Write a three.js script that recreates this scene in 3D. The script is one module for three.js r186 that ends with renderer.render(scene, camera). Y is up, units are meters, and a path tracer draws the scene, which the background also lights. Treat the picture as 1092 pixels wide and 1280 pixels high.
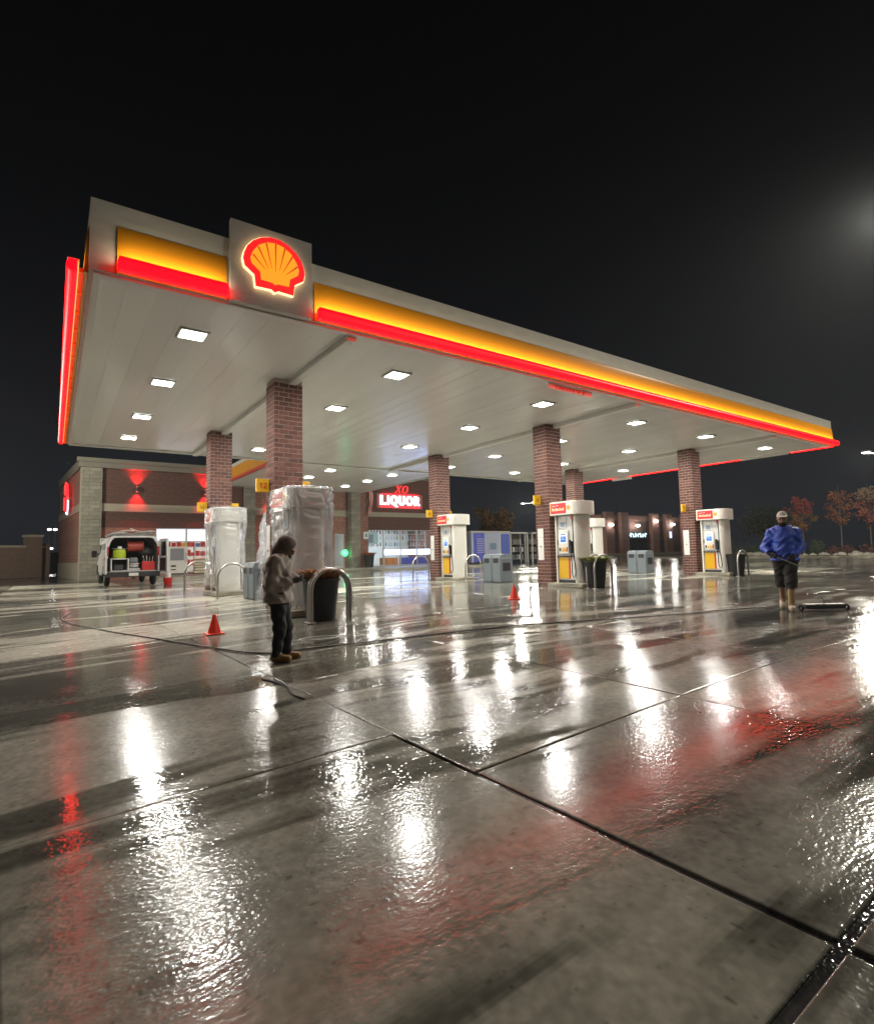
import * as THREE from 'three';
import { mergeGeometries, mergeVertices, toCreasedNormals } from 'three/addons/utils/BufferGeometryUtils.js';
import { RoundedBoxGeometry } from 'three/addons/geometries/RoundedBoxGeometry.js';
import { TextGeometry } from 'three/addons/geometries/TextGeometry.js';
import { FontLoader } from 'three/addons/loaders/FontLoader.js';
import { RectAreaLightUniformsLib } from 'three/addons/lights/RectAreaLightUniformsLib.js';
RectAreaLightUniformsLib.init();

// ------------------------------------------------------------------ camera, sky, moon, exposure
// x runs along the canopy front, y up, depth d = -z runs away from the photographer
const scene = new THREE.Scene();
const CAM_Y = 1.028;
const camera = new THREE.PerspectiveCamera(2 * Math.atan(640 / 678.9) * 180 / Math.PI, 1092 / 1280, 0.05, 900);
{
  const [yw, pt, rl] = [35.2511, 4.2947, -1.2186].map((a) => a * Math.PI / 180);
  const f = new THREE.Vector3(Math.sin(yw) * Math.cos(pt), Math.sin(pt), -Math.cos(yw) * Math.cos(pt));
  const rt = new THREE.Vector3(Math.cos(yw), 0, Math.sin(yw));
  const up = new THREE.Vector3().crossVectors(rt, f);
  const r2 = rt.clone().multiplyScalar(Math.cos(rl)).addScaledVector(up, Math.sin(rl));
  const u2 = rt.clone().multiplyScalar(-Math.sin(rl)).addScaledVector(up, Math.cos(rl));
  camera.matrixAutoUpdate = true;
  camera.quaternion.setFromRotationMatrix(new THREE.Matrix4().makeBasis(r2, u2, f.clone().negate()));
  camera.position.set(0, CAM_Y, 0);
}
scene.add(camera);
const renderer = new THREE.WebGLRenderer({ antialias: true });
renderer.setSize(873, 1024);
renderer.toneMapping = THREE.LinearToneMapping;
renderer.toneMappingExposure = 1.35;
renderer.shadowMap.enabled = true;
{ // overcast night sky: dark overhead, a dull town glow low down, the same all round
  const w = 64, h = 64, a = new Float32Array(w * h * 4);
  for (let j = 0; j < h; j++) {
    const el = ((j + 0.5) / h - 0.5) * Math.PI, t = Math.pow(1 - Math.max(0, Math.sin(el)), 3.2);
    for (let i = 0; i < w; i++) a.set([0.0006 + 0.0085 * t, 0.0006 + 0.0102 * t, 0.0007 + 0.0135 * t, 1], (j * w + i) * 4);
  }
  const sky = new THREE.DataTexture(a, w, h, THREE.RGBAFormat, THREE.FloatType);
  sky.mapping = THREE.EquirectangularReflectionMapping; sky.magFilter = sky.minFilter = THREE.LinearFilter; sky.needsUpdate = true;
  scene.background = sky; scene.environment = sky;
}
const addedFill = new THREE.DirectionalLight(0xfff2e0, 0.012);  // faint added directional light; no moon shows through the overcast
addedFill.position.set(-20, 60, 30); addedFill.castShadow = true; addedFill.shadow.radius = 30;
Object.assign(addedFill.shadow.camera, { left: -60, right: 60, top: 60, bottom: -60, far: 200 });
scene.add(addedFill, addedFill.target);
const LAMP_L = 220;            // brightness of the canopy luminaires
const LAMP_C = new THREE.Color().setRGB(1.0, 0.972, 0.90);

// ------------------------------------------------------------------ helpers
let seed = 7;
const rnd = () => { seed = (seed * 1664525 + 1013904223) % 4294967296; return seed / 4294967296; };
const rr = (a, b) => a + (b - a) * rnd();
const clamp = (x, a = 0, b = 1) => Math.min(b, Math.max(a, x));
const sstep = (a, b, x) => { const t = clamp((x - a) / (b - a)); return t * t * (3 - 2 * t); };
const used = {};
function numbered(n) { const k = used[n] = (used[n] ?? -1) + 1; return k ? `${n}_${String(k).padStart(3, '0')}` : n; }
const lin = (r, g, b) => new THREE.Color().setRGB(r, g, b);
const mat = (r, g, b, rough = 0.6, o = {}) => new THREE.MeshPhysicalMaterial({ color: lin(r, g, b), roughness: rough, ...o });
const glow = (r, g, b, s = 1) => new THREE.MeshStandardMaterial({ color: lin(0.02, 0.02, 0.02), roughness: 0.5, emissive: lin(r, g, b), emissiveIntensity: s });
function tag(o, label, category, group, kind) {
  if (label) o.userData.label = label;
  if (category) o.userData.category = category;
  if (group) o.userData.group = group;
  if (kind) o.userData.kind = kind;
  return o;
}
function thing(name, label, category, [x, y, d], turn = 0, group) {
  const o = new THREE.Group(); o.name = numbered(name); o.position.set(x, y, -d); o.rotation.y = turn; scene.add(o);
  return tag(o, label, category, group);
}
function part(name, geo, m, parent) {
  const o = new THREE.Mesh(geo, m); o.name = name; o.castShadow = o.receiveShadow = true; parent.add(o); return o;
}
const partW = (name, geo, m, parent) => part(name, geo.translate(-parent.position.x, -parent.position.y, -parent.position.z), m, parent);
function solo(name, geo, m, label, category, [x, y, d] = [0, 0, 0], turn = 0, group) {
  const o = part(numbered(name), geo, m, scene); o.position.set(x, y, -d); o.rotation.y = turn; return tag(o, label, category, group);
}
function struct(name, geo, m, parent = scene) { const o = part(parent === scene ? numbered(name) : name, geo, m, parent); if (parent === scene) o.userData.kind = 'structure'; return o; }
function copyOf(src, [x, y, d], turn, label, group) {
  const c = src.clone(); c.name = numbered(src.name.replace(/_\d{3}$/, '')); c.position.set(x, y, -d); c.rotation.y = turn; scene.add(c);
  c.userData = { ...src.userData, label }; if (group) c.userData.group = group; return c;
}
// box from world spans (depth d0..d1 positive away)
function bx(x0, x1, y0, y1, d0, d1, r = 0) {
  const g = r ? new RoundedBoxGeometry(x1 - x0, y1 - y0, d1 - d0, 2, r) : new THREE.BoxGeometry(x1 - x0, y1 - y0, d1 - d0);
  return g.translate((x0 + x1) / 2, (y0 + y1) / 2, -(d0 + d1) / 2);
}
// local box: spans in local x, y, z
const lb = (x0, x1, y0, y1, z0, z1, r = 0) => bx(x0, x1, y0, y1, -z1, -z0, r);
const clean = (g) => { const n = g.index ? g.toNonIndexed() : g; for (const k of Object.keys(n.attributes)) if (!['position', 'normal', 'uv'].includes(k)) n.deleteAttribute(k); return n; };
const merge = (list) => mergeGeometries(list.map(clean));
const tube = (pts, r, seg = 24, rad = 8) => new THREE.TubeGeometry(new THREE.CatmullRomCurve3(pts.map((p) => new THREE.Vector3(...p))), seg, r, rad, false);
function rod(a, b, r, r2 = r, n = 8) {
  const A = new THREE.Vector3(...a), B = new THREE.Vector3(...b), L = A.distanceTo(B);
  const g = new THREE.CylinderGeometry(r2, r, L, n); g.translate(0, L / 2, 0);
  g.applyQuaternion(new THREE.Quaternion().setFromUnitVectors(new THREE.Vector3(0, 1, 0), B.clone().sub(A).normalize()));
  return g.translate(A.x, A.y, A.z);
}
function boxUV(g, s = 1) { // uv in metres from the dominant axis of each face
  g = g.index ? g.toNonIndexed() : g; const p = g.attributes.position, n = g.attributes.normal, uv = new Float32Array(p.count * 2);
  for (let i = 0; i < p.count; i++) {
    const ax = Math.abs(n.getX(i)), ay = Math.abs(n.getY(i)), az = Math.abs(n.getZ(i));
    const [u, v] = ay > ax && ay > az ? [p.getX(i), p.getZ(i)] : ax > az ? [p.getZ(i), p.getY(i)] : [p.getX(i), p.getY(i)];
    uv[2 * i] = u * s; uv[2 * i + 1] = v * s;
  }
  g.setAttribute('uv', new THREE.BufferAttribute(uv, 2)); return g;
}
// lay of the land: level under the pumps, falling gently towards the photographer and to the left
const smx = (t) => 0.5 * (t + Math.sqrt(t * t + 1));
function gy(x, d) {
  const fz = sstep(0, 1, clamp((20 - d) / 8));
  return -(0.026 * smx(11 - Math.max(d, -3)) + 0.040 * smx(6 - Math.max(x, -3)) * fz);
}
// ------------------------------------------------------------------ textures
function lattice(n, s) { const a = new Float32Array(n * n); let q = s; for (let i = 0; i < a.length; i++) { q = (q * 1664525 + 1013904223) >>> 0; a[i] = q / 4294967296; } return a; }
const LAT = lattice(256, 99);
function vn(x, y, px, py) { // value noise periodic in px, py
  const xi = Math.floor(x), yi = Math.floor(y), fx = x - xi, fy = y - yi, u = fx * fx * (3 - 2 * fx), v = fy * fy * (3 - 2 * fy);
  const x0 = ((xi % px) + px) % px, x1 = (x0 + 1) % px, y0 = ((yi % py) + py) % py, y1 = (y0 + 1) % py;
  const a = LAT[(y0 & 255) * 256 + (x0 & 255)], b = LAT[(y0 & 255) * 256 + (x1 & 255)], c = LAT[(y1 & 255) * 256 + (x0 & 255)], e = LAT[(y1 & 255) * 256 + (x1 & 255)];
  return a + (b - a) * u + (c - a) * v + (a - b - c + e) * u * v;
}
function fbm(u, v, fx, fy, oct) { let s = 0, a = 0.5, t = 0; for (let o = 0; o < oct; o++) { s += a * vn(u * fx + o * 17.3 * 0, v * fy, fx, fy); t += a; a *= 0.5; fx *= 2; fy *= 2; } return s / t; }
function dataTex(w, h, fn, srgb = false, rep = 1, repY = rep) {
  const a = new Uint8Array(w * h * 4);
  for (let j = 0; j < h; j++) for (let i = 0; i < w; i++) { const c = fn((i + 0.5) / w, (j + 0.5) / h), k = (j * w + i) * 4; if (typeof c === 'number') { a[k] = a[k + 1] = a[k + 2] = clamp(c) * 255; } else { a[k] = clamp(c[0]) * 255; a[k + 1] = clamp(c[1]) * 255; a[k + 2] = clamp(c[2]) * 255; } a[k + 3] = 255; }
  const t = new THREE.DataTexture(a, w, h); t.wrapS = t.wrapT = THREE.RepeatWrapping; t.magFilter = THREE.LinearFilter; t.minFilter = THREE.LinearMipmapLinearFilter; t.generateMipmaps = true;
  if (srgb) t.colorSpace = THREE.SRGBColorSpace; t.repeat.set(rep, repY); t.needsUpdate = true; return t;
}
function canvasTex(w, h, draw) {
  const c = document.createElement('canvas'); c.width = w; c.height = h; draw(c.getContext('2d'), w, h);
  const t = new THREE.CanvasTexture(c); t.colorSpace = THREE.SRGBColorSpace; return t;
}
// ---- wet concrete: where the water film lies (smooth, darker) and where the broomed surface shows through
const WT = 26; // metres per repeat of the coarse maps
const wetAt = (u, v) => {
  const warp = (fbm(u, v, 6, 6, 3) - 0.5) * 0.10;
  const a = fbm(u + warp * 0.5, v + warp * 0.35, 4, 17, 5), b = fbm(u + 0.37, v + warp * 0.6, 11, 90, 3), c = fbm(u, v, 3, 4, 2), e = fbm(u + 0.11, v + warp * 0.5, 40, 260, 2);
  return clamp((a * 0.46 + b * 0.27 + c * 0.13 + e * 0.14 - 0.385) / 0.15);
};
const NW = 1024, wet = new Float32Array(NW * NW);
for (let j = 0; j < NW; j++) for (let i = 0; i < NW; i++) wet[j * NW + i] = wetAt((i + 0.5) / NW, (j + 0.5) / NW);
const wetS = (u, v) => wet[Math.min(NW - 1, Math.floor(v * NW)) * NW + Math.min(NW - 1, Math.floor(u * NW))];
const concRough = dataTex(NW, NW, (u, v) => { const w = sstep(0.05, 0.75, wetS(u, v)); return 0.165 - 0.115 * w + (fbm(u, v, 160, 160, 2) - 0.5) * 0.05; }, false, 1 / WT);
const concMap = dataTex(2048, 2048, (u, v) => { // one neutral map: mottling, trowel streaks, fine aggregate, small pits and stains
  const w = sstep(0.2, 0.7, wetS(u, v)), n = (fbm(u, v, 24, 24, 4) - 0.5) * 0.32 + (fbm(u, v, 90, 240, 2) - 0.5) * 0.16 + (fbm(u, v, 800, 800, 2) - 0.5) * 0.27, st = sstep(0.6, 0.75, fbm(u + 0.3, v, 14, 14, 4)) * 0.16;
  const pit = vn(u * 900, v * 900, 900, 900) > 0.93 ? 0.22 : 0, k = 0.61 * (1 - 0.36 * w) * (1 + n - st - pit); return [k, k, k];
}, true, 1 / WT);
const srgb = (c) => Math.pow((c + 0.055) / 1.055, 2.4);
const concTint = (r, g, b) => ({ map: concMap, color: lin(srgb(r) / srgb(0.6), srgb(g) / srgb(0.6), srgb(b) / srgb(0.6)) });
const BT = 8.3;
const concBump = dataTex(2048, 2048, (u, v) => { const k = 0.35 + 0.65 * sstep(0.38, 0.58, fbm(u, v, 5, 14, 4)); return 0.5 + k * (0.40 * (fbm(u, v, 600, 820, 2) - 0.5) + 0.50 * (fbm(u, v, 190, 430, 2) - 0.5)) + 0.7 * (fbm(u, v, 14, 30, 2) - 0.5); }, false, 1 / BT);
const slabMat = (r, g, b, k) => new THREE.MeshPhysicalMaterial({ ...concTint(r, g, b), roughness: k, roughnessMap: concRough, bumpMap: concBump, bumpScale: 0.0026, ior: 1.36, specularIntensity: 1 });
const concMats = [[0.52, 0.518, 0.475], [0.49, 0.488, 0.45], [0.545, 0.542, 0.495]].map((c) => slabMat(...c, 1)); // darker tones for the slabs outside the pump area
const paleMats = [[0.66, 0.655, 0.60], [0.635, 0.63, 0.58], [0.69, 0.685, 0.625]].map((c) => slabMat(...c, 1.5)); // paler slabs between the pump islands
const grain = dataTex(512, 512, (u, v) => 0.6 * fbm(u, v, 64, 64, 3) + 0.4 * fbm(u, v, 6, 6, 3), false, 1);
// ---- brick wall (far walls only; the columns carry real bricks)
function brickTex(cols, mortar, grow = 1) {
  const W = 512, H = 512, nc = 5, nr = 16; // 1.0 m x 1.08 m
  const at = (u, v) => { const r = Math.floor(v * nr), off = r % 2 ? 0.5 : 0, c = (u * nc + off), ci = ((Math.floor(c) % nc) + nc) % nc, fu = c - Math.floor(c), fv = v * nr - r; const e = fu < 0.05 || fv < 0.16; return [e, ci, r]; };
  const col = dataTex(W, H, (u, v) => { const [e, c, r] = at(u, v); if (e) return mortar; const k = cols[(c * 7 + r * 3 + ((c * r) % 5)) % cols.length], n = 1 + (fbm(u, v, 60, 60, 2) - 0.5) * 0.3; return k.map((x) => x * n); }, true);
  const bump = dataTex(W, H, (u, v) => (at(u, v)[0] ? 0.2 : 0.7 + 0.3 * fbm(u, v, 80, 80, 2)));
  return { map: col, bumpMap: bump, bumpScale: 0.008 };
}
const BR = [[0.54, 0.37, 0.31], [0.50, 0.34, 0.29], [0.57, 0.40, 0.33], [0.46, 0.32, 0.28]];
const brickFar = new THREE.MeshStandardMaterial({ ...brickTex(BR, [0.56, 0.49, 0.44]), roughness: 0.85 });
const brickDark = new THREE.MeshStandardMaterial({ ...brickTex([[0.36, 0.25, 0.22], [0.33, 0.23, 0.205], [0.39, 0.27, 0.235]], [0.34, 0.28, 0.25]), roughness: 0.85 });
const stoneFar = (() => {
  const at = (u, v) => { const r = Math.floor(v * 5), c = u * 2 + (r % 2 ? 0.5 : 0), fu = c - Math.floor(c), fv = v * 5 - r; return [fu < 0.025 || fv < 0.05, Math.floor(c) * 5 + r]; };
  return new THREE.MeshStandardMaterial({ map: dataTex(512, 512, (u, v) => { const [e, k] = at(u, v), n = (e ? 0.75 : 0.92 + 0.16 * LAT[(k * 37) & 255]) * (0.85 + 0.3 * fbm(u, v, 40, 40, 3)); return [0.50 * n, 0.49 * n, 0.44 * n]; }, true), bumpMap: dataTex(512, 512, (u, v) => (at(u, v)[0] ? 0 : 0.5 + 0.5 * fbm(u, v, 30, 30, 4))), bumpScale: 0.012, roughness: 0.9 });
})();
const plaster = new THREE.MeshStandardMaterial({ color: lin(0.29, 0.265, 0.205), roughness: 0.8, bumpMap: grain, bumpScale: 0.003 });
const font = await new FontLoader().loadAsync('fonts/droid/droid_sans_bold.typeface.json');
const serif = await new FontLoader().loadAsync('fonts/droid/droid_serif_bold.typeface.json');

// shared materials
const M = {
  steel: mat(0.52, 0.51, 0.48, 0.32, { metalness: 0.85 }), galv: mat(0.42, 0.42, 0.41, 0.45, { metalness: 0.7 }),
  white: mat(0.74, 0.74, 0.70, 0.38), offwhite: mat(0.62, 0.61, 0.56, 0.5), black: mat(0.018, 0.018, 0.02, 0.55), rubber: mat(0.012, 0.012, 0.013, 0.7),
  grey: mat(0.17, 0.19, 0.20, 0.5), dark: mat(0.03, 0.032, 0.035, 0.5), red: mat(0.55, 0.022, 0.02, 0.45), yellow: mat(0.72, 0.42, 0.012, 0.4),
  orange: mat(0.62, 0.045, 0.018, 0.5), glassdark: mat(0.02, 0.025, 0.03, 0.08), fascia: mat(0.62, 0.61, 0.57, 0.45),
  amber: mat(0.80, 0.33, 0.018, 0.25, {}), mortar: mat(0.50, 0.42, 0.36, 0.95), wood: mat(0.2, 0.11, 0.05, 0.8),
};
const pane = new THREE.MeshPhysicalMaterial({ color: lin(0.95, 0.97, 0.97), roughness: 0.03, transmission: 1, thickness: 0, ior: 1.5 });

// ------------------------------------------------------------------ ground
{ // one sheet out to the horizon
  const xs = [], ds = [];
  for (let x = -14; x <= 44; x += 2) xs.push(x); for (let d = -10; d <= 40; d += 2) ds.push(d);
  xs.unshift(-400, -120, -40); xs.push(60, 120, 500); ds.unshift(-300, -60); ds.push(60, 120, 500);
  const pos = [], uv = [], idx = [];
  for (const d of ds) for (const x of xs) { pos.push(x, gy(x, d) - 0.015, -d); uv.push(x, d); }
  const n = xs.length;
  for (let j = 0; j + 1 < ds.length; j++) for (let i = 0; i + 1 < n; i++) { const a = j * n + i; idx.push(a, a + 1, a + n + 1, a, a + n + 1, a + n); }
  const g = new THREE.BufferGeometry(); g.setAttribute('position', new THREE.Float32BufferAttribute(pos, 3)); g.setAttribute('uv', new THREE.Float32BufferAttribute(uv, 2)); g.setIndex(idx); g.computeVertexNormals();
  struct('ground', g, new THREE.MeshPhysicalMaterial({ ...concTint(0.27, 0.27, 0.27), roughness: 1, roughnessMap: concRough, bumpMap: concBump, bumpScale: 0.005, ior: 1.4 }));
}
const shift = (d) => -0.07 * (clamp(d, -3, 20) - 0.88);
{ // concrete slabs with open joints, a thing of the setting with one mesh per slab
  const lot = new THREE.Group(); lot.name = 'forecourt'; lot.userData = { kind: 'structure' }; scene.add(lot);
  const bed = mat(0.03, 0.03, 0.028, 0.35);
  function slab(x0, x1, d0, d1, l, r, n, f, m) { // l r n f: half gap widths at left, right, near, far edge
    const nx = Math.max(4, Math.ceil((x1 - x0) / 0.7)), nd = Math.max(4, Math.ceil((d1 - d0) / 0.7));
    const us = [0, 0.012 / (x1 - x0)], vs = [0, 0.012 / (d1 - d0)];
    for (let i = 1; i < nx; i++) us.push(i / nx); us.push(1 - us[1], 1); for (let i = 1; i < nd; i++) vs.push(i / nd); vs.push(1 - vs[1], 1);
    const pos = [], uv = [], nor = [], idx = [], tilt = [rr(-1, 1) * 0.006, rr(-1, 1) * 0.006], ex = x1 - l - r - x0, ed = d1 - n - f - d0;
    const P = (u, v) => { const d = d0 + n + ed * v, x = x0 + l + ex * u + shift(d); return [x, gy(x, d) + tilt[0] * (u - 0.5) + tilt[1] * (v - 0.5), d]; };
    for (const [j, v] of vs.entries()) for (const [i, u] of us.entries()) {
      const [x, y, d] = P(u, v), edge = i === 0 || j === 0 || i === us.length - 1 || j === vs.length - 1;
      pos.push(x, y - (edge ? 0.004 : 0), -d); uv.push(x, d);
      const hx = (gy(x + 0.2, d) - gy(x - 0.2, d)) / 0.4, hd = (gy(x, d + 0.2) - gy(x, d - 0.2)) / 0.4;
      const nn = new THREE.Vector3(-hx + (i === 0 ? -0.5 : i === us.length - 1 ? 0.5 : 0), 1, hd + (j === 0 ? 0.5 : j === vs.length - 1 ? -0.5 : 0)).normalize(); nor.push(nn.x, nn.y, nn.z);
    }
    const w = us.length;
    for (let j = 0; j + 1 < vs.length; j++) for (let i = 0; i + 1 < w; i++) { const a = j * w + i; idx.push(a, a + 1, a + w + 1, a, a + w + 1, a + w); }
    const ring = []; for (let i = 0; i < w; i++) ring.push(i); for (let j = 1; j < vs.length; j++) ring.push(j * w + w - 1); for (let i = w - 2; i >= 0; i--) ring.push((vs.length - 1) * w + i); for (let j = vs.length - 2; j >= 0; j--) ring.push(j * w);
    const base = pos.length / 3; // skirts down into the joint
    for (const k of ring) for (const dy of [0, -0.05]) { pos.push(pos[3 * k], pos[3 * k + 1] + dy, pos[3 * k + 2]); uv.push(uv[2 * k], uv[2 * k + 1] + dy); nor.push(nor[3 * k], 0, nor[3 * k + 2]); }
    for (let k = 0; k + 1 < ring.length; k++) { const a = base + 2 * k; idx.push(a, a + 1, a + 2, a + 2, a + 1, a + 3); }
    const g = new THREE.BufferGeometry(); g.setAttribute('position', new THREE.Float32BufferAttribute(pos, 3)); g.setAttribute('normal', new THREE.Float32BufferAttribute(nor, 3)); g.setAttribute('uv', new THREE.Float32BufferAttribute(uv, 2)); g.setIndex(idx);
    struct('slab', g, m, lot);
  }
  const X = []; for (let k = -5; k <= 15; k++) X.push(2.36 + 2.36 * k);
  const DL = [-4.8, -1.96, 0.87, 3.7, 6.5, 9.3, 12.1, 14.9, 17.7, 20.5, 23.3, 26.1, 29.0], DR = [-4.8, -1.96, 0.87, 2.8, 5.6, 8.4, 11.2, 14.0, 16.8, 19.6, 22.4, 25.2, 29.0];
  for (let i = 0; i + 1 < X.length; i++) {
    const D = X[i] < 2 ? DL : DR;
    for (let j = 0; j + 1 < D.length; j++) {
      const wide = 0.022, thin = 0.0035, far = D[j] > 2.5;
      const l = i === 5 && !far ? wide : thin, r = i === 4 && !far ? wide : thin, n = D[j] === 0.87 ? 0.024 : thin, f = D[j + 1] === 0.87 ? 0.024 : thin;
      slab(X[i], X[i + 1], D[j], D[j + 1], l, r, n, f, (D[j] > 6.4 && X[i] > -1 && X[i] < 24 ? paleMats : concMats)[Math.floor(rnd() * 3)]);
    }
  }
}

// ------------------------------------------------------------------ fuel canopy
const HS = 4.862, CX0 = 0.291, CX1 = 24.75, CD0 = 8.202, CD1 = 21.41, FT = 5.84;
const soffitBump = dataTex(512, 1024, (u, v) => 0.6 * fbm(u, v, 3, 5, 2) + 0.4 * fbm(u, v, 10, 14, 2), false, 0.5, 0.2);
const soffitRough = dataTex(256, 256, (u, v) => 0.13 + 0.16 * fbm(u, v, 5, 5, 3), false, 0.1);
const soffitM = [0.80, 0.82, 0.785].map((k) => new THREE.MeshPhysicalMaterial({ color: lin(k, k * 0.995, k * 0.96), roughness: 1, roughnessMap: soffitRough, bumpMap: soffitBump, bumpScale: 0.004 }));
const canopy = thing('fuel_canopy', 'long flat station canopy with white soffit and lit amber and red edge bands', 'canopy', [CX0, HS, CD0]);
const fasciaGrain = dataTex(256, 256, (u, v) => 0.9 + 0.1 * fbm(u, v, 9, 30, 4), true, 0.5);
M.fascia.map = fasciaGrain;
{
  // roof deck, fascia boards
  partW('roof_deck', bx(CX0 + 0.05, CX1 - 0.05, 5.50, 5.60, CD0 + 0.05, CD1 - 0.05), M.galv, canopy);
  const fas = (name, ...a) => partW(name, boxUV(bx(...a)), M.fascia, canopy);
  fas('fascia', CX0, CX1, HS, FT, CD0, CD0 + 0.05); fas('fascia', CX0, CX0 + 0.05, HS, FT, CD0 + 0.052, CD1 - 0.052); fas('fascia', CX1 - 0.05, CX1, HS, FT, CD0 + 0.052, CD1 - 0.052); fas('fascia', CX0, CX1, HS, FT, CD1 - 0.05, CD1);
  // narrow soffit panels running front to back with open V joints
  const n = 60, w = (CX1 - CX0 - 0.1) / n, L = CD1 - CD0 - 0.104;
  for (let i = 0; i < n; i++) {
    const x0 = CX0 + 0.05 + i * w, g = boxUV(new THREE.BoxGeometry(w - 0.0025, 0.03, L));
    const uv = g.attributes.uv; for (let k = 0; k < uv.count; k++) uv.setXY(k, uv.getX(k) + i * 0.377, uv.getY(k) + (i * 0.61) % 7);
    const p = part('soffit_panel', g, soffitM[i % 3], canopy);
    p.position.set(x0 + w / 2 - CX0, 0.023 + rr(-0.0006, 0.0006), -(L / 2 + 0.052));
    p.rotation.z = rr(-0.006, 0.006); p.rotation.x = rr(-0.0002, 0.0002);
  }
  // edge trim of the soffit
  for (const a of [[CX0 + 0.05, CX1 - 0.05, HS - 0.03, HS + 0.004, CD0 + 0.052, CD0 + 0.17], [CX0 + 0.05, CX1 - 0.05, HS - 0.05, HS + 0.004, CD1 - 0.20, CD1 - 0.052], [CX0 + 0.052, CX0 + 0.15, HS - 0.025, HS + 0.003, CD0 + 0.172, CD1 - 0.202], [CX1 - 0.15, CX1 - 0.052, HS - 0.025, HS + 0.003, CD0 + 0.172, CD1 - 0.202]]) partW('edge_trim', bx(...a), M.white, canopy);
  // beams on the column lines
  for (const x of [4.18, 12.46, 20.42]) { partW('beam', bx(x - 0.085, x + 0.085, HS - 0.11, HS + 0.003, CD0 + 0.175, 11.285, 0.006), M.white, canopy); partW('beam', bx(x - 0.085, x + 0.085, HS - 0.11, HS + 0.003, 11.85, 17.045, 0.006), M.white, canopy); partW('beam', bx(x - 0.085, x + 0.085, HS - 0.11, HS + 0.003, 17.61, CD1 - 0.21, 0.006), M.white, canopy); }
}
// lit edge bands: an amber reflector on the fascia, washed by the light strip in the back of a red bullnose bar
const redBarM = glow(1.0, 0.0003, 0.0022, 6.5), ledM = glow(1.0, 0.5, 0.12, 0.9);
const webM = mat(0.62, 0.17, 0.01, 0.5);
function band(x0, d0, x1, d1, out, label, group) { // from (x0,d0) to (x1,d1) along the fascia, out = [dx, dd] pointing away from it
  const len = Math.hypot(x1 - x0, d1 - d0), mx = (x0 + x1) / 2, md = (d0 + d1) / 2;
  const t = thing('light_band', label, 'light band', [mx, 4.83, md], Math.atan2(out[0], -out[1]), group); // local +z points outwards
  const h = len / 2;
  { // amber reflector: a shallow curved sheet with thickness
    const s = new THREE.Shape(); s.moveTo(0.004, 0.70); s.bezierCurveTo(0.05, 0.55, 0.03, 0.30, 0.055, 0.03); s.lineTo(0.004, 0.03); s.closePath();
    const np = Math.max(1, Math.round(len / 3.05)), pl = len / np;
    for (let i = 0; i < np; i++) { const g = new THREE.ExtrudeGeometry(s, { depth: pl - 0.005, bevelEnabled: false, curveSegments: 10 }); g.rotateY(-Math.PI / 2); g.translate(h - i * pl - 0.0025, rr(-0.002, 0.002), rr(0, 0.002)); part('reflector_panel', g, M.amber, t); }
  }
  { const s = new THREE.Shape(); s.moveTo(0.12, 0.015); s.bezierCurveTo(0.22, 0.0, 0.245, 0.05, 0.245, 0.11); s.bezierCurveTo(0.245, 0.155, 0.21, 0.182, 0.12, 0.178); s.closePath();
    const g = new THREE.ExtrudeGeometry(s, { depth: len - 0.08, bevelEnabled: true, bevelThickness: 0.04, bevelSize: 0.02, bevelOffset: -0.02, bevelSegments: 3, curveSegments: 8 }); g.rotateY(-Math.PI / 2); g.translate(h - 0.04, 0, 0);
    part('red_light_bar', g, redBarM, t);
    part('led_strip', lb(-h + 0.03, h - 0.03, 0.05, 0.165, 0.106, 0.117), ledM, t);
    part('added_glow_shield', lb(-h + 0.01, h - 0.01, 0.181, 0.190, 0.10, 0.235, 0.003), M.galv, t); }  // unseen strip added to keep the red glow off the fascia above
  part('web_plate', lb(-h + 0.03, h - 0.03, 0.075, 0.085, 0.03, 0.105), webM, t);
  const nb = Math.max(2, Math.round(len / 0.78));
  for (let i = 0; i <= nb; i++) { const x = -h + 0.06 + (len - 0.12) * i / nb; part('bracket', lb(x - 0.02, x + 0.02, 0.03, 0.065, 0.03, 0.106), M.amber, t); }
  const rl = new THREE.RectAreaLight(lin(1, 0.004, 0.012), 0.5, len - 0.08, 0.17); rl.position.set(0, 0.11, 0.252); rl.rotation.y = Math.PI; t.add(rl);
  const a = new THREE.RectAreaLight(lin(1, 0.80, 0.50), 15, len - 0.06, 0.10); a.position.set(0, 0.205, 0.17); a.rotation.x = 0.35; t.add(a); // faces the fascia (local -z), a little up
  return t;
}
band(0.60, CD0, 2.02, CD0, [0, -1], 'short amber and red lit band left of the emblem board', 'lit canopy edge bands');
band(3.40, CD0, CX1, CD0, [0, -1], 'long amber and red lit band along the canopy front', 'lit canopy edge bands');
band(CX0, CD0 + 0.15, CX0, CD1, [-1, 0], 'amber and red lit band on the left end of the canopy', 'lit canopy edge bands');
band(CX1, CD0 + 0.02, CX1, 9.74, [1, 0], 'amber and red lit band on the right end, front stretch', 'lit canopy edge bands');
band(CX1, 11.72, CX1, CD1, [1, 0], 'amber and red lit band on the right end, rear stretch', 'lit canopy edge bands');
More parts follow.
